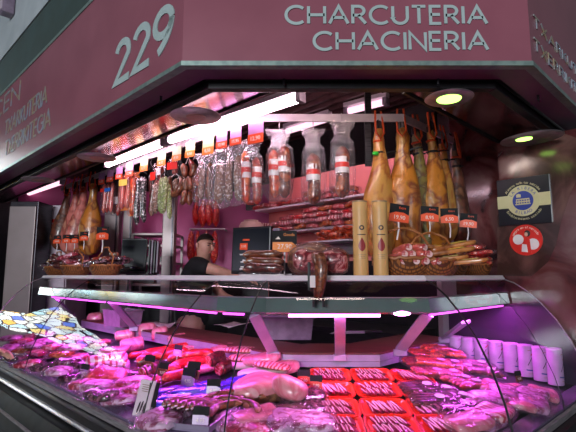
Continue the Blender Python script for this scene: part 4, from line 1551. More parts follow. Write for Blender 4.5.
# brown flat packs fanned over the second basket
def kraft_pack():
    t = thing('kraft_pack', '', 'meat pack')
    MB().blob((0, 0, .01), (.24, .12, .022), .3, 16, 6).rough(.004, 12, 4).build('pack', 'brown_pack', t)
    MB().box((.04, 0, .023), (.07, .06, .002)).build('label', 'label_yellow', t, smooth=False)
    return t


KP = Maker(kraft_pack)
q = basq[1]
for i, (x, y, z, rz, ry) in enumerate(((-.05, -.02, .05, .2, .1), (.05, .0, .065, -.3, -.12), (-.03, .02, .09, .5, .14), (.07, -.02, .10, -.1, -.15), (.0, .03, .125, .3, .1), (.13, -.04, .05, -.5, -.1), (.10, .03, .13, .1, -.2))):
    KP((q.x + x, q.y + y, q.z + z), 'brown kraft meat pack in the second right basket, %s from the bottom' % WORDS[i], (.05, ry, rz), 1., group='brown packs in the second right basket')
heap(basq[2], 7, [PK['orange']], 'orange-brown meat pack piled in the third right basket, %s laid', .05, .03, .05, .03, 'packs in the third right basket', 4, 1.2, .75)
heap(basq[3], 12, [SG['red'], PK['bright']], 'red sausage or pack heaped in the rightmost basket, %s laid', .07, .05, .05, .03, 'red meats in the rightmost basket', 6, .8, .9)
heap(basq[4], 14, [SG['dark'], SG['brown'], PK['dark']], 'dried sausage or pack in the far left basket, %s laid', .11, .05, .045, .03, 'dried meats in the far left basket', 8, 1., .95)
heap(basq[5], 14, [SG['dark'], PK['red'], SG['brown']], 'dried meat in the middle left basket, %s laid', .13, .05, .045, .03, 'dried meats in the middle left basket', 9, 1., 1.)
heap(basq[6], 13, [SG['brown'], PK['dark'], SG['red']], 'dried meat in the round basket of the left group, %s laid', .10, .05, .045, .03, 'dried meats in the round left basket', 12, 1., .95)


# black and orange price signs on clips
def clip_sign(price, w=.085, h=.075):
    def fn():
        t = thing('price_sign', '', 'price sign')
        MB().box((0, 0, h / 2), (w, .003, h)).build('card', 'card_black', t, smooth=False)
        o = MB().prism([(-w / 2, 0), (w / 2, 0), (w / 2, h * .42), (w * .2, h * .55), (-w * .2, h * .55), (-w / 2, h * .42)], -.004, -.0015).build('price_panel', 'orange', t, smooth=False)
        text(price, .024, 'ink', o, (0, -.0045, h * .25))
        text('Extra', .014, 'orange', t, (.012, -.002, h * .80))
        MB().tube([(0, 0, 0), (.004, 0, -.03), (0, 0, -.075)], .0035, 6).build('clip_stem', 'label_white', t)
        return t
    return Maker(fn)


CS = [clip_sign('19,90'), clip_sign('8,95'), clip_sign('6,50')]
for i, (px, py, Y, rz, ry, lab, s_) in enumerate(((398.5, 222, 2.18, .15, .12, 'over the basket of pink rolled sausages', 1.15), (429.5, 221.5, 2.22, -.1, .06, 'over the basket of brown packs', 1.), (449.5, 223, 2.3, -.2, 0, 'over the third right basket', 1.), (468, 227.5, 2.42, -.3, .1, 'at the right end over the red sausages', 1.))):
    CS[i % 3](P(px, py, Y=Y), 'black and orange price sign ' + lab, (0, ry, rz), s_)
for i, (px, py, L_, lab) in enumerate(((57, 243.5, 2.0, 'leftmost of the five over the left baskets'), (66.5, 243, 2.0, 'second over the left baskets'), (74.5, 243, 2.06, 'third over the left baskets, the lowest'), (84, 240.5, 2.0, 'fourth over the left baskets'), (102.5, 239.5, 2.0, 'rightmost and largest over the left baskets'))):
    CS[i % 3](P(px, py, L=L_), 'black and orange price sign, ' + lab, (0, 0, -.3), (.95, .95, .95, .95, 1.25)[i])

# kraft tubes
def kraft_tube():
    t = thing('kraft_tube', '', 'cardboard tube')
    MB().lathe([(.0, .0), (.033, 0), (.0335, .004), (.0335, .315), (.0335, .345), (.0, .345)], 28).build('tube', 'tube_kraft', t)
    MB().lathe([(.034, .305), (.0345, .31), (.0345, .352), (.031, .356), (.0, .354)], 28).build('cap', 'tube_kraft', t)
    MB().lathe([(.0349, .350), (.0352, .353), (.0345, .357), (.0, .358)], 28).build('cap_rim', 'tube_cap', t)
    # round emblem and ham drop printed on the curved face
    def wrap(z0, z1, hw, name, m, r=.0342, cx=0.):
        vs, nr, nc = [], 10, 8
        for a in range(nr + 1):
            z = z0 + (z1 - z0) * a / nr
            w_ = hw(a / nr)
            for c in range(nc + 1):
                x = cx - w_ + 2 * w_ * c / nc
                vs.append((r * math.sin(x / r), -r * math.cos(x / r), z))
        return MB().add(vs, [(a * (nc + 1) + c, a * (nc + 1) + c + 1, (a + 1) * (nc + 1) + c + 1, (a + 1) * (nc + 1) + c) for a in range(nr) for c in range(nc)]).build(name, m, t)
    circ = lambda R_: (lambda f: R_ * math.sqrt(max(0, 1 - (2 * f - 1) ** 2)) + .0001)
    wrap(.213, .237, circ(.012), 'emblem', 'ink_dark')
    wrap(.219, .231, circ(.006), 'emblem_star', 'tube_kraft', .0345)
    wrap(.112, .178, lambda f: .0165 * math.sin(PI * f ** .72) + .0001, 'ham_drop', 'drop_red')
    for z, w_ in ((.095, .018), (.087, .014), (.079, .016)):
        wrap(z, z + .0028, lambda f: w_, 'printed_line', 'tube_cap')
    wrap(.190, .194, lambda f: .020, 'script_line', 'ink_dark')
    return t


KT = Maker(kraft_tube)
KT(on_shelf(361, .06), 'tall kraft cardboard tube with a red drop print, left of the pair', (0, 0, .05), (1, 1, .94))
KT(on_shelf(381, .06), 'tall kraft cardboard tube with a red drop print, right of the pair', (0, 0, -.05), (1, 1, .94))

# board of brown sausages, black price board, big wrapped cured hams
q = on_shelf(263, .15)
t = thing('serving_tray', 'low pale tray under the pile of brown sausages, beside the scale screen', 'tray', q)
MB().box((0, 0, .006), (.21, .17, .012)).build('base', 'film', t, smooth=False, bevel=.004)
MB().box((0, 0, .002), (.20, .16, .004)).build('liner', 'label_white', t, smooth=False)
k = 0
for lay, ys in enumerate(((-.055, -.018, .02, .056), (-.04, .0, .038), (-.02, .02))):
    for y in ys:
        (SG['brown'] if (k % 3) else SG['dark'])((q.x + .006 * (-1) ** k, q.y + y, q.z + .013 + .033 * lay), 'brown cured sausage on the pale tray, %s layer, %s from the front' % (('bottom', 'middle', 'top')[lay], WORDS[ys.index(y)]), (0, .03 * (-1) ** k, .1 * math.sin(k)), (1.15, 1, 1), group='brown sausages piled on the pale tray')
        k += 1
t = thing('price_board', 'black and orange board reading 27,90 behind the wrapped hams', 'price sign', P(284.5, 252, Y=2.22), .0)
MB().box((0, 0, .052), (.12, .004, .104)).build('card', 'card_black', t, smooth=False)
o = MB().prism([(-.058, .0), (.058, 0), (.058, .03), (.035, .048), (-.058, .048)], -.0045, -.0015).build('price_panel', 'orange_soft', t, smooth=False)
text('27,90', .032, 'ink', o, (0, -.005, .026))
text('Gouda', .020, 'orange_soft', t, (.022, -.003, .084))
MB().prism([(-.045, .062), (-.02, .062), (-.03, .076)], -.003, -.002).build('printed_mark', 'ink', t, smooth=False)
MB().box((0, .01, -.055), (.008, .008, .115)).build('stand', 'steel', t, smooth=False)
MB().box((0, .012, -.112 + .004), (.07, .05, .006)).build('foot', 'steel', t, smooth=False)


def wrapped_ham(label, q, d, m, face, rz, seed):
    t = thing('wrapped_ham', label, 'cured ham', q, rz)
    MB().blob((0, 0, d[2] / 2), d, .8, 22, 12).rough(.010, 10, seed).build('meat', m, t)
    MB().blob(face[0], face[1], .7, 18, 8).rough(.004, 16, seed + 1).build('cut_face', 'meat_deep', t)
    MB().blob((0, 0, d[2] / 2), (d[0] * 1.08, d[1] * 1.1, d[2] * 1.05), .7, 22, 12).rough(.014, 14, seed + 2).build('film', 'film', t)
    return t


wrapped_ham('large film wrapped cured ham leaning behind the brown hook', on_shelf(311, .20) + Vector((0, 0, .0)), (.22, .16, .155), 'rind', ((-.01, -.05, .07), (.17, .07, .11)), .1, 1)
wrapped_ham('film wrapped half ham showing its dark red cut face, left of the tubes', on_shelf(334, .12), (.14, .13, .125), 'sausage_dark', ((0, -.035, .062), (.125, .07, .105)), -.05, 5)
# the curved brown handle on the front edge with its black clamp
t = thing('curved_sausage', 'glossy brown curved sausage clipped to the front edge of the shelf', 'sausage', P(318, 281, Y=1.965))
MB().tube([(-.012, .05, .085), (-.008, .015, .106), (.004, -.012, .10), (.012, -.025, .06), (.010, -.026, .015), (.004, -.02, -.03), (-.002, -.012, -.068)], [.014, .024, .029, .030, .029, .026, .02], 16, sq=.85).build('casing', 'sausage_brown', t)
MB().box((-.038, -.006, .02), (.012, .03, .12)).build('band', 'strap', t, smooth=False, bevel=.003)
MB().box((-.024, -.030, -.002), (.024, .008, .05)).build('label', 'label_white', t, smooth=False, bevel=.002)
c_ = MB().box((0, -.012, -.075), (.05, .035, .014)).box((-.021, -.012, -.09), (.01, .03, .034)).box((.021, -.012, -.09), (.01, .03, .034)).build('clamp', 'plastic_black', t, smooth=False, bevel=.002)

# ============================================================ MEAT ON THE DECK
TILT = math.atan(.15)


def deck_rot(q, rz):
    """rotation that lays a thing on the sloping deck, turned by rz"""
    o_f = [2.0 - q.y, (1.79 - (q.x + q.y)) / 1.41421, (1.4 - (q.y - q.x)) / 1.41421]
    i = o_f.index(max(o_f))
    az = (0, RL, RR)[i]
    R = Matrix.Rotation(az, 3, 'Z') @ Matrix.Rotation(TILT, 3, 'X') @ Matrix.Rotation(rz - az, 3, 'Z')
    return tuple(R.to_euler())


def put(mk_, px, py, label, rz=0., s_=1., up=0., group=None, lift=.001):
    q = D(px, py, up)
    q.z += lift
    return mk_(q, label, deck_rot(q, rz), s_, group)


# --- red foam trays of slices
def tray_fn(seed, rows=2, per=6):
    def fn():
        t = thing('meat_tray', '', 'meat tray')
        w, d = .192, .172
        r = []
        for (s, z) in ((.88, 0), (1, .014), (1.0, .016), (.94, .016), (.84, .005)):
            ring_ = []
            for k in range(24):
                a = 2 * PI * k / 24
                ring_.append(Vector((math.copysign(abs(math.cos(a)) ** .35, math.cos(a)) * w / 2 * s, math.copysign(abs(math.sin(a)) ** .35, math.sin(a)) * d / 2 * s, z)))
            r.append(ring_)
        MB().loft(r, True).build('tray', 'redtray', t)
        rnd = random.Random(seed)
        A_, B_ = MB(), MB()
        for j in range(rows):
            for i in range(per):
                x = -.052 + i * .104 / (per - 1) + rnd.uniform(-.003, .003)
                y = -.030 + j * .060 if rows == 2 else 0
                ln = .062 if rows == 2 else .105
                z = .013 + .003 * (i % 2)
                rz = .25 + rnd.uniform(-.15, .15) * (1 if seed % 2 else -1)
                A_.blob((x, y, z), (.034, ln, .010), .8, 14, 5, (0, .35, rz))
                B_.blob((x - .0085, y, z + .0060), (.0050, ln * .94, .007), .8, 10, 5, (0, .35, rz))
        A_.rough(.0022, 60, seed).build('meat_slices', 'slices', t)
        B_.rough(.002, 60, seed).build('fat_edges', 'slice_fat', t)
        return t
    return Maker(fn)


TR = [tray_fn(1, 2, 8), tray_fn(2, 1, 10), tray_fn(3, 2, 9)]
rowsn = [('back row', 379, 0), ('second row', 394, 1), ('third row', 412.5, 2), ('front row', 431, 3)]
xs0 = [.200, .390, .580]
for j, (rn, py, k) in enumerate(rowsn):
    y = D(360, py).y
    for i, x in enumerate(xs0):
        x_ = x - .006 * j - (.0 if i else .004)
        q = Vector((x_, y, Z(deck_h(x_, y)) + .006))
        TR[(i * 2 + j) % 3](q, 'red tray of cured ham slices, %s, %s' % (rn, ('left one next to the big pork pieces', 'middle one', 'right one next to the sausage packs')[i]), deck_rot(q, -.03 + .02 * ((i + j) % 3)), 1., group='red trays of cured slices')
# sticker board between trays
q = D(316, 383)

# --- big pieces right of centre-left
def slab_fn(d, m, rindm, seed, name='pork_slab', cat='pork'):
    def fn():
        t = thing(name, '', cat)
        MB().blob((0, 0, d[2] / 2), d, .6, 24, 10).rough(d[2] * .22, 9, seed).build('meat', m, t)
        if rindm:
            MB().blob((0, 0, d[2] * .28), (d[0] * 1.03, d[1] * 1.03, d[2] * .5), .5, 24, 8).rough(d[2] * .12, 9, seed).build('rind', rindm, t)
        return t
    return Maker(fn)


BIG = slab_fn((.24, .17, .10), 'pork', 'rind', 1, 'ham_block', 'ham')
put(BIG, 264, 397, 'big block of pale ham with a brown rind under the pink lump', .3, (1.05, .95, .85))
t = thing('pork_lump', 'smooth pink pork lump, largest piece in front of the red trays', 'pork', D(289, 405) + Vector((.0, -.02, .055)), rot=(.1, .3, -.35))
MB().blob((0, 0, .02), (.145, .11, .10), .9, 26, 14).rough(.016, 8, 11).build('meat', 'pork', t)
FAT = slab_fn((.22, .07, .035), 'fat', None, 5, 'fatback_piece')
BEL = slab_fn((.21, .085, .030), 'bacon', 'rind', 6, 'pork_belly')
POR = slab_fn((.18, .10, .045), 'pork', None, 7, 'pork_fillet')
for i, (mk_, px, py, rz, s_, up, lab) in enumerate((
        (FAT, 240, 368, -.45, 1.1, .0, 'long pale fatback strip left of the pork belly stack'),
        (BEL, 247, 361, -.5, 1.0, .03, 'streaky pork belly lying diagonally on the fatback'),
        (BEL, 240, 352, -.35, .9, .05, 'second streaky belly slab near the ledge strut'),
        (POR, 262, 364, -.2, 1.1, .03, 'wide pink pork fillet in film behind the ham block'),
        (POR, 280, 373, .1, 1.1, .0, 'pink pork piece with a white edge beside the pale knot of film'),
        (FAT, 262, 376, -.15, 1.1, .01, 'white fat slab in front of the wide pork fillet'),
        (BEL, 272, 368, -.35, .85, .05, 'small orange-edged belly strip lying on the white fat slab'),
        (POR, 222, 352, .1, .85, .03, 'round pink pork steak at the back, under the ledge'),
        (FAT, 214, 357, -.2, .9, .0, 'pale fatty piece behind the red chorizos'),
        (POR, 196, 350, .2, .8, .0, 'pale pink piece in film at the back of the deck'),
        (BEL, 226, 363, .4, .8, .0, 'streaky bacon end beside the round meat stack'),
        (POR, 205, 372, .1, .8, .0, 'lilac pink pork piece beside the bright red chorizos'),
        (FAT, 300, 366, -.3, .6, .0, 'small knotted fat piece left of the first red tray'))):
    put(mk_, px, py, lab, rz, s_, up)
# --- round mortadella/ham cylinders at the back left
def roll_fn(L, r, m, end, name, cat, seed=1):
    def fn():
        t = thing(name, '', cat)
        MB().lathe([(0, -L / 2), (r * .7, -L / 2), (r * .96, -L / 2 + .008), (r, -L / 4), (r * 1.02, L / 4), (r * .94, L / 2 - .008), (r * .6, L / 2), (0, L / 2)], 24).rough(.003, 20, seed)
        b = MB().lathe([(0.001, -L / 2), (r * .7, -L / 2), (r * .96, -L / 2 + .008), (r, -L / 4), (r * 1.02, L / 4), (r * .94, L / 2 - .008), (r * .6, L / 2), (0.001, L / 2)], 24).rough(.003, 20, seed)
        for v in b.v:
            v.x, v.y, v.z = v.z, v.y, v.x + r
        b.build('body', m, t)
        c = MB().disc((-L / 2 - .001, 0, r), r * .78, .004, axis='x')
        c.build('cut_end', end, t)
        return t
    return Maker(fn)


CH = roll_fn(.14, .045, 'pork', 'bacon', 'cooked_ham', 'cooked ham')
WR = roll_fn(.20, .032, 'wrap_roll', 'meat', 'wrapped_roll', 'meat roll', 4)
SAL = roll_fn(.10, .040, 'sausage_dark', 'meat', 'thick_salami', 'salami', 6)
def upright_fn():
    t = thing('upright_ham', '', 'cooked ham')
    MB().blob((0, 0, .05), (.12, .10, .10), .6, 20, 10).rough(.008, 10, 3).build('meat', 'pork', t)
    MB().blob((0, 0, .02), (.123, .103, .04), .5, 20, 6).build('wrap', 'film', t)
    return t
UH = Maker(upright_fn)
for mk_, px, py, rz, s_, up, lab in (
        (UH, 148, 338, .3, 1.1, 0, 'pale block of cooked ham at the back, left of the ledge'),
        (UH, 161, 341, .1, 1.0, 0, 'second pale cooked ham block just right of the first'),
        (UH, 96, 326, .2, 1.2, 0, 'rounded pink cooked ham far back on the left deck'),
        (UH, 112, 331, .5, 1.0, 0, 'small pale ham block behind the stained reflection'),
        (CH, 133, 352, .4, 1.0, 0, 'lilac cooked ham roll in front of the pale blocks'),
        (CH, 126, 341, .1, .9, 0, 'pink ham roll left of the pale blocks'),
        (CH, 178, 345, .5, .8, 0, 'pink cooked ham roll behind the chorizo heap'),
        (WR, 108, 366, .12, 1.05, .035, 'upper white and red wrapped meat roll on the left deck'),
        (WR, 109, 374, .10, 1.1, .0, 'lower white and red wrapped meat roll on the left deck'),
        (SAL, 88, 352, .4, 1.1, 0, 'thick dark salami end behind the wrapped rolls'),
        (SAL, 152, 379, .9, 1.0, 0, 'dark salami piece under the black price cards'),
        (SAL, 147, 368, .2, .9, 0, 'dark salami piece left of the chorizo heap'),
        (SAL, 217, 366, .7, .9, .02, 'round salami cut end right of the red chorizos'),
        (SAL, 224, 374, 1.1, .8, .0, 'round salami cut end lying lower beside the blue packs')):
    put(mk_, px, py, lab, rz, s_, up)
# --- bright red chorizos
RC = sausage_fn(.18, .026, .03, 'meat_red', 'soft_chorizo', 'chorizo')
for i, (px, py, rz, s_, up) in enumerate(((158, 357, .3, 1., 0), (172, 360, .1, 1.1, .02), (186, 362, .25, 1.1, 0), (198, 360, -.1, 1., .02), (178, 352, .2, .9, 0), (190, 370, .4, 1.1, 0), (203, 367, .5, .9, .02), (170, 384, .5, 1., 0), (180, 381, .3, .9, .03), (165, 376, .2, .9, .0), (152, 362, .5, .9, .03), (140, 359, .1, .8, 0))):
    put(RC, px, py, 'bright red soft chorizo in the heap left of centre, %s from the back' % WORDS[i], rz, s_, up, 'bright red soft chorizos')
# --- left deck packs
left_pk = [('lilac', 12, 348), ('red', 22, 343), ('lilac', 34, 347), ('orange', 24, 352), ('lilac', 44, 343), ('red', 52, 349), ('lilac', 60, 344), ('orange', 62, 356), ('lilac', 72, 350), ('red', 76, 360), ('dark', 84, 367),
           ('dark', 66, 364), ('lilac', 50, 357), ('red', 38, 355), ('lilac', 10, 340), ('red', 30, 338), ('lilac', 46, 336), ('bacon', 68, 340), ('lilac', 82, 342), ('red', 100, 345), ('pork', 116, 352), ('red', 104, 386), ('red', 112, 394), ('lilac', 96, 389),
           ('dark', 122, 386), ('red', 128, 396), ('red', 134, 385), ('dark', 136, 376), ('lilac', 120, 402), ('red', 140, 392), ('lilac', 88, 378), ('dark', 94, 372), ('dark', 14, 360), ('red', 28, 366), ('dark', 44, 370), ('lilac', 58, 374), ('dark', 72, 380), ('red', 84, 387), ('dark', 100, 398), ('lilac', 6, 352)]
lw = {'lilac': 'lilac vacuum pack', 'red': 'red vacuum pack', 'orange': 'orange-brown pack', 'dark': 'dark pack', 'bacon': 'streaky pack', 'pork': 'pale pink pack'}
cnt = {}
for i, (k, px, py) in enumerate(left_pk):
    cnt[k] = cnt.get(k, 0) + 1
    put(PK[k], px, py, '%s on the left deck, %s of its colour counted from the outer end' % (lw[k], WORDS[min(13, cnt[k] - 1)]), -.35 + .22 * math.sin(i * 2.3), (.95 + .1 * math.sin(i), .82, .85), .012 + .020 * (i % 3), 'vacuum packs on the left deck')
t = thing('raw_meat_pack', 'film wrapped marbled raw meat in front of the white and red rolls', 'packed meat', D(107, 386) + Vector((0, 0, .03)), rot=(.25, .1, -.2))
MB().blob((0, 0, .02), (.19, .13, .06), .6, 20, 10).rough(.012, 12, 3).build('meat', 'meat_red', t)
MB().blob((0, 0, .02), (.21, .15, .066), .5, 20, 10).rough(.012, 16, 5).build('film', 'film', t)
# --- blue wrappers
BLU = pack_fn('sleeve_blue', 21, (.17, .055, .035), 'blue_packet', 'packet')
for i, (px, py, rz, s_) in enumerate(((168, 397, .15, 1.1), (176, 404, .1, 1.15), (190, 397, .0, 1.1), (200, 391, .1, 1.), (206, 402, .15, 1.), (166, 410, -.1, 1.), (229, 390, .35, 1.1), (240, 384, .4, .9), (238, 394, .3, .9))):
    put(BLU, px, py, 'shiny blue wrapped packet, %s' % ('back left one of the main heap', 'front left one of the main heap', 'middle one of the main heap', 'rear right one of the main heap', 'front right one of the main heap', 'lowest one near the info card', 'right hand group, nearest the pork', 'right hand group, furthest back', 'right hand group, front one')[i], rz, s_, .01 * (i % 3))
# --- tray of fresh sausages
q = D(196, 424)
t = thing('sausage_crate', 'shallow pink tray holding fresh sausages at the bottom of the deck', 'tray', q + Vector((0, 0, .012)), rot=deck_rot(q, -.45))
r = []
for (s, z) in ((.9, 0), (1, .03), (1.04, .032), (.94, .03), (.84, .006)):
    r.append([Vector((x * .13 * s, y * .095 * s, z)) for x, y in ((-1, -1), (1, -1), (1, 1), (-1, 1))])
MB().loft(r, True).build('tray', 'lilac_metal', t, smooth=False, bevel=.003)
for i in range(11):
    x = -.09 + .018 * i
    SG['fresh']((q.x + x * .9, q.y + .02 - x * .4, q.z + .045 + .006 * (i % 2)), 'fresh brown sausage in the shallow pink tray, %s from the left' % WORDS[i], (0.1, .1, 1.05 + .08 * math.sin(i)), 1.05, group='fresh sausages in the pink tray')
for i, (px, py, rz, s_) in enumerate(((222, 402, .3, 1.2), (232, 408, -.5, 1.1), (226, 414, .8, 1.1), (238, 400, .1, 1.2), (215, 409, 1.2, 1.), (246, 411, -.8, 1.), (250, 404, .4, 1.))):
    put(SG['fresh'], px, py, 'loose fresh brown sausage right of the pink tray, %s' % ('at the back', 'in the middle', 'lower middle', 'longest, near the ham block', 'next to the tray', 'rightmost lower one', 'rightmost upper one')[i], rz, s_, .02 + .01 * (i % 3))
# bags of slices along the bottom
for i, (k, px, py) in enumerate((('lilac', 238, 426), ('pork', 256, 421), ('lilac', 270, 428), ('lilac', 290, 425), ('dark', 300, 415), ('lilac', 310, 428), ('red', 250, 432), ('dark', 302, 400), ('lilac', 170, 419), ('lilac', 158, 425))):
    put(PK[k], px, py, '%s at the very front of the deck, %s from the left' % (lw[k], WORDS[[2, 4, 5, 6, 7, 9, 3, 8, 1, 0][i]]), .5 * math.sin(i * 1.9), 1.05, .01 + .01 * (i % 2), 'packs along the front of the deck')

# --- right deck: packs of sausages
PSG = []
def sausage_pack_fn(m, m2, seed):
    def fn():
        t = thing('sausage_packet', '', 'sausage packet')
        for j in range(4):
            sausage(.17, .013, .012, seed=seed + j).move((0, -.036 + j * .024, .016)).build('sausage', m, t)
        MB().blob((0, 0, .016), (.20, .125, .036), .4, 20, 8).rough(.004, 20, seed).build('film', 'film', t)
        MB().lathe([(0, .036), (.02, .036), (.02, .0375), (0, .0375)], 16, (.03, 0, 0)).build('round_label', m2, t)
        return t
    return Maker(fn)
PSG = [sausage_pack_fn('chorizo_orange', 'tube_white', 3), sausage_pack_fn('chorizo', 'tube_white', 8), sausage_pack_fn('sausage_dark', 'label_white', 12)]
for i, (k, px, py, rz, up) in enumerate(((0, 426, 357, .2, .05), (0, 437, 352, .5, .07), (0, 448, 356, -.2, .06), (1, 420, 366, .1, .03), (0, 434, 366, -.15, .05), (1, 448, 367, -.3, .04), (1, 430, 376, .0, .02), (1, 446, 377, -.2, .03),
        (1, 462, 372, .3, .03), (1, 458, 383, -.2, .02), (2, 420, 392, .1, .01), (2, 438, 394, -.15, .01), (1, 470, 388, .3, .02), (2, 475, 368, -.1, .04), (2, 484, 375, -.2, .03), (2, 456, 402, .1, .01), (2, 432, 405, 0, .01))):
    put(PSG[k], px, py, '%s on the right deck, %s from the ledge' % (('orange sausage packet with a round white label', 'red sausage packet with a round white label', 'dark sausage packet')[k], WORDS[min(13, i)] if i < 14 else ('fifteenth', 'sixteenth', 'seventeenth')[i - 14]), rz, 1., up, 'sausage packets heaped on the right deck')
for i, (k, px, py) in enumerate((('pork', 490, 391), ('lilac', 504, 397), ('bacon', 518, 395), ('lilac', 531, 399), ('pork', 543, 398), ('lilac', 488, 403), ('bacon', 505, 408), ('pork', 520, 407), ('lilac', 478, 412), ('bacon', 494, 417), ('dark', 468, 415),
        ('pork', 468, 426), ('lilac', 486, 424), ('lilac', 533, 408), ('dark', 455, 412))):
    put(PK[k], px, py, '%s in front of the white tubes, %s' % ({'pork': 'pale pink sliced pack', 'lilac': 'lilac sliced pack', 'bacon': 'streaky sliced pack', 'dark': 'dark sliced pack'}[k], ['back left', 'back row second', 'back row third', 'back row fourth', 'back right', 'second row left', 'second row middle', 'second row right', 'third row left', 'third row right', 'dark one inner', 'lowest left', 'lowest right', 'next to the sill', 'dark one nearest trays'][i]), .8 + .5 * math.sin(i * 2.1), 1., .01 + .015 * (i % 2), 'sliced packs in front of the white tubes')

# --- white printed tubes against the end panel
def white_tube():
    t = thing('printed_tube', '', 'cardboard tube')
    MB().lathe([(0, 0), (.037, 0), (.0375, .004), (.0375, .262), (0, .262)], 26).build('tube', 'tube_white', t)
    MB().lathe([(.038, .250), (.0385, .252), (.0385, .264), (.036, .267), (0, .267)], 26).build('cap', 'tube_white', t)
    r_ = .0380
    def stroke(p0, p1, w, m, name):
        b = MB()
        n = 6
        vs = []
        for i in range(n + 1):
            f = i / n
            x = p0[0] + (p1[0] - p0[0]) * f
            z = p0[1] + (p1[1] - p0[1]) * f
            for dz in (-w / 2, w / 2):
                vs.append((r_ * math.sin(x / r_), -r_ * math.cos(x / r_), z + dz))
        b.add(vs, [(2 * i, 2 * i + 2, 2 * i + 3, 2 * i + 1) for i in range(n)])
        b.build(name, m, t)
    stroke((-.022, .10), (.002, .165), .012, 'ink_dark', 'brush_stroke')
    stroke((-.004, .185), (.022, .215), .016, 'print_red', 'red_stroke')
    stroke((-.03, .062), (.03, .052), .010, 'print_blue', 'blue_band')
    stroke((.004, .11), (.026, .135), .008, 'print_red', 'red_stroke')
    stroke((-.02, .225), (.01, .232), .005, 'tube_cap', 'printed_line')
    stroke((-.02, .03), (.02, .03), .004, 'tube_cap', 'printed_line')
    return t
WT = Maker(white_tube)
for i, px in enumerate((456, 468, 481, 495.5, 510, 524.5, 539, 553)):
    q = P(px, 340, L=3.76)
    q.z = Z(deck_h(q.x, q.y)) + .002
    top = P(px, 336 + (px - 456) * .126, L=3.76).z
    WT(q, 'white printed cardboard tube in the row against the end panel, %s from the left' % WORDS[i], (0, 0, .5 + .3 * math.sin(i * 2)), (1, 1, (top - q.z) / .267), group='white printed tubes')

# --- small price cards on pins in the case
def case_card(m_low, price, blank=False):
    def fn():
        t = thing('case_price_card', '', 'price card')
        MB().box((0, 0, .055), (.058, .003, .030)).build('card', 'card_black', t, smooth=False)
        o = MB().prism([(-.029, .008), (.029, .008), (.029, .034), (.012, .042), (-.029, .042)], -.003, .0016).build('price_panel', m_low, t, smooth=False)
        text(price, .018, 'ink', o, (0, -.0035, .024))
        MB().tube([(0, 0, .008), (0, .002, -.05)], .002, 6).build('pin', 'steel', t)
        return t
    return Maker(fn)
CC = [case_card('card_lilac', '4,95'), case_card('label_red', '7,80'), case_card('rind', '9,50')]
for k, px, py, up, lab, s_ in ((2, 148, 371, .05, 'beside the chorizo heap, above the info card', 1.1), (2, 162, 378, .04, 'just right of and below the one above the info card', 1.), (0, 177, 357, .06, 'far back among the red chorizos', .9), (2, 192, 381, .05, 'standing in the bright red chorizos', 1.2),
        (0, 187, 388, .03, 'just below the one in the bright red chorizos', 1.2), (0, 213, 397, .03, 'turned sideways beside the blue packets', 1.), (1, 304, 386, .04, 'red one at the left corner of the red trays', .95), (1, 316, 391, .03, 'second red one at the left corner of the red trays', .9),
        (0, 83, 378, .02, 'dark, at the left of the wrapped rolls', 1.), (0, 200, 428, .03, 'lilac, on the tray of fresh sausages', 1.0), (2, 520, 383, .02, 'small black one before the white tubes', .8)):
    q = D(px, py, up); 
    CC[k](q, 'price card on a pin, ' + lab, (-.2, 0, RL * .6 if px < 200 else (-.1 if px < 400 else .5)), s_)
# --- white information card
q = D(139, 420)
t = thing('information_card', 'white standing card with a small dark picture behind the glass, lower left', 'card', q + Vector((0, 0, .0)), rot=(-.28, .0, RL * .75))
MB().box((0, 0, .075), (.09, .004, .15)).build('card', 'label_white', t, smooth=False, bevel=.001)
for i in range(4):
    MB().box((-.004 + .002 * i, -.0028, .130 - i * .008), (.05 - .006 * (i % 2), .001, .0025)).build('printed_line', 'tube_cap', t, smooth=False)
for i in range(3):
    MB().blob((-.018 + i * .016, -.003, .045 + .004 * (i % 2)), (.011, .002, .045), .9, 12, 6, (0, .2, 0)).build('printed_bottle', 'ink_dark', t)
t = thing('information_card', 'dark back of a second card beside the white standing card', 'card', D(148, 421), rot=(-.28, 0, RL * .4))
MB().box((0, 0, .07), (.045, .004, .14)).build('card', 'card_black', t, smooth=False, bevel=.001)
MB().box((0, -.003, .03), (.02, .001, .04)).build('printed_mark', 'plastic_grey', t, smooth=False)

# ============================================================ SIGNS ON THE END WALL
WL = 3.913
a = P(524, 202, L=WL)
zt = P(524, 177.5, L=WL).z; zb = P(524, 224.5, L=WL).z
wd = (P(550.5, 200, L=WL) - P(497.5, 200, L=WL)).xy.length
hs_ = zt - zb
t = thing('ribera_sign', 'square black sign reading LA RIBERA BILBAO with a blue market emblem', 'sign', (a.x, a.y, (zt + zb) / 2), RL)
MB().box((0, -.006, 0), (wd, .012, hs_)).build('board', 'sign_black', t, smooth=False, bevel=.002)
MB().box((0, -.0135, 0), (wd, .002, hs_ * .27)).build('cream_band', 'sign_cream', t, smooth=False)
R0 = hs_ * .33
MB().disc((0, -.016, 0), R0, .002, 40, 'y').build('emblem_ring', 'sign_cream', t)
MB().disc((0, -.018, 0), R0 * .62, .002, 40, 'y').build('emblem_disc', 'sign_blue', t)
ic = MB()
for z, w_ in ((-.02, .9), (-.006, .85), (.008, .7)):
    ic.box((0, -.0195, z * hs_ / .27), (w_ * R0 * 1.0, .001, .007 * hs_ / .27))
for i in range(6):
    ic.box(((i - 2.5) * R0 * .15, -.0195, -.006 * hs_ / .27), (.004, .001, .035 * hs_ / .27))
ic.prism([(-R0 * .38, R0 * .22), (-R0 * .1, R0 * .22), (-R0 * .1, R0 * .40), (-R0 * .24, R0 * .46), (-R0 * .38, R0 * .40)], -.020, -.019)
ic.build('emblem_building', 'sign_cream', t, smooth=False)


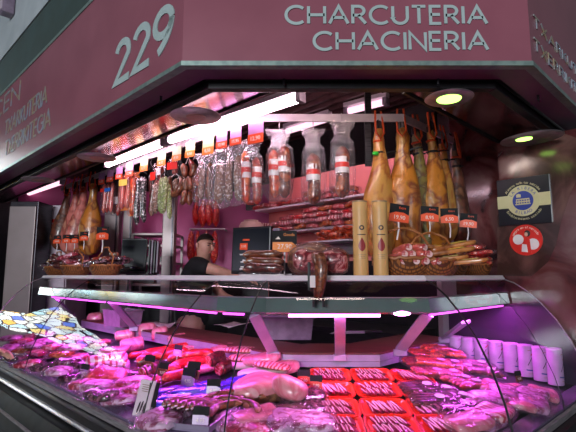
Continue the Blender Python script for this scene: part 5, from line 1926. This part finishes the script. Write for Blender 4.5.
def arc_text(s, rad, a0, a1, size, m, t, y=-.0185, flip=False):
    for i, ch in enumerate(s):
        if ch == ' ':
            continue
        a = math.radians(a0 + (a1 - a0) * i / (len(s) - 1))
        text(ch, size, m, t, (rad * math.cos(a), y, rad * math.sin(a)), (0, -a + PI / 2 + (PI if flip else 0), 0), ext=.0004)


arc_text('LA RIBERA', R0 * .80, 150, 30, R0 * .26, 'sign_blue', t)
arc_text('BILBAO', R0 * .80, 238, 302, R0 * .26, 'sign_blue', t, flip=True)
arc_text('Alimenta todo tus sentidos', R0 * 1.17, 148, 32, R0 * .23, 'sign_cream', t, -.0135)
arc_text('Establecimiento asociado', R0 * 1.17, 214, 326, R0 * .23, 'sign_cream', t, -.0135, True)
a = P(526, 240, L=WL)
rr = (P(526, 225, L=WL).z - P(526, 256, L=WL).z) / 2
t = thing('round_sticker', 'round red sticker with a dark haired woman, below the black sign', 'sticker', a, RL)
MB().disc((0, -.002, 0), rr, .004, 36, 'y').build('disc', 'label_red', t)
MB().disc((-rr * .45, -.005, rr * .05), rr * .33, .002, 24, 'y').build('speech_disc', 'label_white', t)
MB().disc((rr * .42, -.005, -rr * .28), rr * .36, .002, 24, 'y').build('speech_disc', 'label_white', t)
MB().blob((rr * .12, -.006, rr * .42), (rr * .36, .004, rr * .42), .9, 16, 8).build('figure_hair', 'hair', t)
MB().blob((rr * .05, -.0075, rr * .36), (rr * .22, .004, rr * .28), .9, 16, 8).build('figure_face', 'skin', t)
MB().prism([(-rr * .3, -rr * .8), (rr * .3, -rr * .85), (rr * .25, 0), (rr * .1, rr * .15), (-rr * .1, rr * .1)], -.0075, -.004).build('figure_dress', 'label_red', t, smooth=False)
MB().prism([(-rr * .28, -rr * .75), (rr * .1, -rr * .8), (rr * .05, -rr * .3), (-rr * .22, -rr * .25)], -.009, -.0076).build('figure_apron', 'label_white', t, smooth=False)
arc_text('compra en el mercado', rr * .82, 155, 25, rr * .22, 'ink', t, -.005)

# ============================================================ PEOPLE
def skin_mesh(name, verts, edges, m, parent, root=0, sub=2, rough_=0.):
    me = bpy.data.meshes.new(name + '_rig')
    me.from_pydata([v[:3] for v in verts], edges, [])
    o = bpy.data.objects.new(name + '_rig', me)
    col.objects.link(o)
    md = o.modifiers.new('skin', 'SKIN')
    md.use_smooth_shade = True
    for i, v in enumerate(verts):
        sv = me.skin_vertices[0].data[i]
        r = v[3]
        sv.radius = (r, r) if not hasattr(r, '__len__') else r
        sv.use_root = (i == root)
    sb = o.modifiers.new('sub', 'SUBSURF')
    sb.levels = sub
    sb.render_levels = sub
    dg = bpy.context.evaluated_depsgraph_get()
    nm = bpy.data.meshes.new_from_object(o.evaluated_get(dg))
    bpy.data.objects.remove(o)
    nm.name = name
    nm.materials.clear()
    nm.materials.append(MT[m])
    ob = bpy.data.objects.new(name, nm)
    col.objects.link(ob)
    ob.parent = parent
    nm.shade_smooth()
    return ob


def head_parts(t, c, fwd, up=Vector((0, 0, 1)), hair='hair', k=1.):
    """shaped head shell with face details; c = head centre, fwd = facing direction"""
    fwd = Vector(fwd).normalized()
    side = up.cross(fwd).normalized()
    up2 = fwd.cross(side).normalized()
    M = Matrix((side, fwd, up2)).transposed()

    def W_(x, y, z):
        return Vector(c) + M @ (Vector((x, y, z)) * k)
    # nose, ears, brow, lips are merged by position into the face; eyes and hair are children
    hb = MB()
    rings = []
    for j in range(9):
        ph = math.radians(-4 + 94 * j / 8)
        ring_ = []
        for q_ in range(24):
            a = 2 * PI * q_ / 24
            x = .080 * math.cos(ph) * math.cos(a)
            y = -.004 + .089 * math.cos(ph) * math.sin(a)
            z = .016 + .094 * math.sin(ph)
            if y > -.035:          # lift the hairline over ears and forehead
                z = max(z, .030 + .62 * (y + .035)) if y < .02 else max(z, .064 + .15 * (y - .02))
            ring_.append(W_(x, y, z))
        rings.append(ring_)
    hb.loft(rings, True).rough(.004, 40, 3).build('hair', hair, t)
    for s in (-1, 1):
        MB().blob(tuple(W_(s * .031, .078, .012)), (.020, .012, .012), 1, 10, 6).build('eye', 'eye', t)
        MB().tube([W_(s * .015, .086, .032), W_(s * .045, .078, .032)], .004, 6).build('eyebrow', hair, t)
    return W_


def face_add(W_, t):
    MB().tube([W_(0, .082, .018), W_(0, .098, -.004), W_(0, .106, -.020), W_(0, .088, -.028)], [.008, .011, .014, .008], 10).build('nose', 'skin', t)
    for s in (-1, 1):
        MB().tube([W_(s * .077, -.008, -.028), W_(s * .086, -.014, .0), W_(s * .084, -.012, .018)], [.010, .016, .010], 8).build('ear', 'skin', t)
    MB().tube([W_(-.022, .080, -.050), W_(0, .089, -.048), W_(.022, .080, -.050)], [.004, .008, .004], 8).build('lips', 'lips', t)


def V3(x, y, h, r):
    return (x, y, Z(h), r)


# ---- the shop assistant
t = thing('person', 'man in a black polo shirt with short dark hair bending over behind the counter', 'person', (0, 0, 0))
bx, by = -.84, 4.18
FW = Vector((.76, -.66, -.22))
HC = P(205.5, 246.5, Y=4.06)
hx, hy, hz = HC.x, HC.y, HC.z - CAMZ
verts = [V3(bx - .02, by, -.50, (.15, .13)), V3(bx - .02, by, -.30, (.15, .12)), V3(bx, by - .01, -.08, (.17, .12)), V3(bx + .03, by - .04, .08, (.15, .10)), V3((bx + .06 + hx) / 2, (by + hy) / 2, .145, (.062, .062)),
         V3(hx - .015, hy + .01, hz - .045, (.066, .07)), V3(hx, hy, hz + .02, (.078, .084)), V3(hx, hy, hz + .075, (.058, .062)),
         # near arm (towards the camera)
         V3(bx + .06, by - .20, .085, .066), V3(bx + .13, by - .27, .065, .056), V3(bx + .22, by - .27, .045, .050), V3(bx + .31, by - .23, .015, .043), V3(bx + .41, by - .17, -.02, .031), V3(bx + .46, by - .15, -.035, (.038, .020)),
         # far arm
         V3(bx + .03, by + .16, .07, .062), V3(bx + .13, by + .20, -.10, .050), V3(bx + .24, by + .14, -.20, .040), V3(bx + .40, by + .06, -.24, .028), V3(bx + .46, by + .03, -.25, (.036, .018)),
         # legs
         V3(bx - .04, by - .09, -.62, .105), V3(bx - .01, by - .10, -.98, .070), V3(bx - .04, by - .10, -1.38, .045), V3(bx + .08, by - .12, -1.45, .040),
         V3(bx - .04, by + .10, -.62, .105), V3(bx - .01, by + .11, -.98, .070), V3(bx - .04, by + .11, -1.38, .045), V3(bx + .08, by + .12, -1.45, .040)]
edges = [(0, 1), (1, 2), (2, 3), (3, 4), (4, 5), (5, 6), (6, 7), (3, 8), (8, 9), (9, 10), (10, 11), (11, 12), (12, 13), (3, 14), (14, 15), (15, 16), (16, 17), (17, 18), (0, 19), (19, 20), (20, 21), (21, 22), (0, 23), (23, 24), (24, 25), (25, 26)]
body = skin_mesh('body', verts, edges, 'skin', t)


def grow(v, k):
    r = v[3]
    return (v[0], v[1], v[2], tuple(x + k for x in r) if hasattr(r, '__len__') else r + k)


sh = [grow(verts[i], .016) for i in (0, 1, 2, 3)] + [grow(verts[8], .018), grow(verts[9], .016), (*[(verts[9][j] * .55 + verts[10][j] * .45) for j in range(3)], .064), grow(verts[14], .018), grow(verts[15], .016)]
sh.append(V3(bx + .045, by - .05, .115, (.085, .08)))
skin_mesh('polo_shirt', sh, [(0, 1), (1, 2), (2, 3), (3, 4), (4, 5), (5, 6), (3, 7), (7, 8), (3, 9)], 'shirt', t)
trs = [grow(verts[0], .012)] + [grow(verts[i], .014) for i in (19, 20, 21)] + [grow(verts[i], .014) for i in (23, 24, 25)]
skin_mesh('trousers', trs, [(0, 1), (1, 2), (2, 3), (0, 4), (4, 5), (5, 6)], 'trouser', t)
W_ = head_parts(t, (hx, hy, Z(hz + .01)), FW, k=.97)
face_add(W_, t)


def hand(t, wrist, fwd, palm_n, s=1., m='skin', curl=.5, side=1):
    """palm with four unequal bent fingers and a thumb from the side of the palm"""
    w = Vector(wrist); f = Vector(fwd).normalized(); n_ = Vector(palm_n).normalized()
    n_ = (n_ - f * n_.dot(f)).normalized()
    sd = f.cross(n_).normalized() * side
    b = MB()
    pr = []
    for d, hw, th in ((-.01, .024, .020), (.015, .030, .017), (.05, .040, .015), (.085, .041, .013), (.095, .036, .010)):
        pr.append([w + (f * d + sd * (hw * math.copysign(abs(math.cos(a)) ** .7, math.cos(a))) + n_ * th * math.sin(a)) * s for a in [2 * PI * k / 14 for k in range(14)]])
    b.loft(pr, True)
    for i, (L_, o_) in enumerate(((.068, -.030), (.078, -.010), (.073, .010), (.058, .029))):
        p = w + (f * .088 + sd * o_) * s
        d = f.copy()
        pts = [p - f * .012 * s, p]
        for j, fr_ in enumerate((.45, .32, .23)):
            d = (d + n_ * curl * (.55 + .1 * j)).normalized()
            p = p + d * L_ * fr_ * s
            pts.append(p)
        b.tube(pts, [.0085 * s, .0095 * s, .0088 * s, .0080 * s, .0058 * s], 10)
    p = w + (f * .025 - sd * .028) * s
    d = (f * .7 - sd * .75 + n_ * .2).normalized()
    pts = [p, p + d * .035 * s, p + (d + f * .35).normalized() * .062 * s, p + (d * .8 + f * .7 + n_ * .3).normalized() * .085 * s]
    b.tube(pts, [.012 * s, .012 * s, .010 * s, .007 * s], 10)
    return b.build('hand', m, t)


hand(t, (bx + .43, by - .165, Z(-.028)), (.9, .3, -.15), (0, 0, -1))
hand(t, (bx + .42, by + .05, Z(-.245)), (.9, -.3, -.1), (0, 0, -1), side=-1)

# ---- customer at the left edge, only a hand in view
t = thing('person', 'customer in an olive sleeve pointing at the counter glass, only the hand in view', 'person', (0, 0, 0))
HP = Vector((*P(1, 351, L=1.03).xy, P(1, 351, L=1.03).z))
kx, ky = HP.x - .62, HP.y - .52
cv = [V3(kx, ky, -.55, (.16, .13)), V3(kx, ky, -.25, (.16, .12)), V3(kx, ky, -.05, (.18, .12)), V3(kx, ky, .05, (.12, .09)), V3(kx + .02, ky + .02, .12, .058), V3(kx + .03, ky + .03, .17, (.066, .07)), V3(kx + .03, ky + .03, .23, (.078, .084)), V3(kx + .03, ky + .03, .285, (.058, .062)),
      V3(kx + .12, ky - .13, .0, .06), V3(kx + .27, ky + .08, -.26, .05), (HP.x - .20, HP.y - .16, HP.z - .01, .040), (HP.x - .07, HP.y - .055, HP.z, .028),
      V3(kx - .12, ky + .15, .0, .06), V3(kx - .16, ky + .20, -.27, .048), V3(kx - .05, ky + .22, -.50, .030),
      V3(kx - .06, ky + .08, -.66, .10), V3(kx - .06, ky + .10, -1.02, .068), V3(kx - .06, ky + .10, -1.42, .045), V3(kx + .03, ky + .20, -1.46, .038),
      V3(kx + .06, ky - .08, -.66, .10), V3(kx + .07, ky - .08, -1.02, .068), V3(kx + .06, ky - .09, -1.42, .045), V3(kx + .15, ky + .02, -1.46, .038)]
ce = [(0, 1), (1, 2), (2, 3), (3, 4), (4, 5), (5, 6), (6, 7), (3, 8), (8, 9), (9, 10), (10, 11), (3, 12), (12, 13), (13, 14), (0, 15), (15, 16), (16, 17), (17, 18), (0, 19), (19, 20), (20, 21), (21, 22)]
skin_mesh('body', cv, ce, 'skin', t)
js = [grow(cv[i], .018) for i in (0, 1, 2, 3, 8, 9, 10, 12, 13)]
skin_mesh('olive_jacket', js, [(0, 1), (1, 2), (2, 3), (3, 4), (4, 5), (5, 6), (3, 7), (7, 8)], 'olive', t)
ts = [grow(cv[0], .012)] + [grow(cv[i], .014) for i in (15, 16, 17, 19, 20, 21)]
skin_mesh('trousers', ts, [(0, 1), (1, 2), (2, 3), (0, 4), (4, 5), (5, 6)], 'trouser', t)
W_ = head_parts(t, (kx + .03, ky + .03, Z(.215)), (.75, .66, -.1), k=.97)
face_add(W_, t)
hand(t, HP - Vector((.07, .055, 0)), (.75, .6, -.05), (.3, -.3, -.9), 1.0, curl=.7)
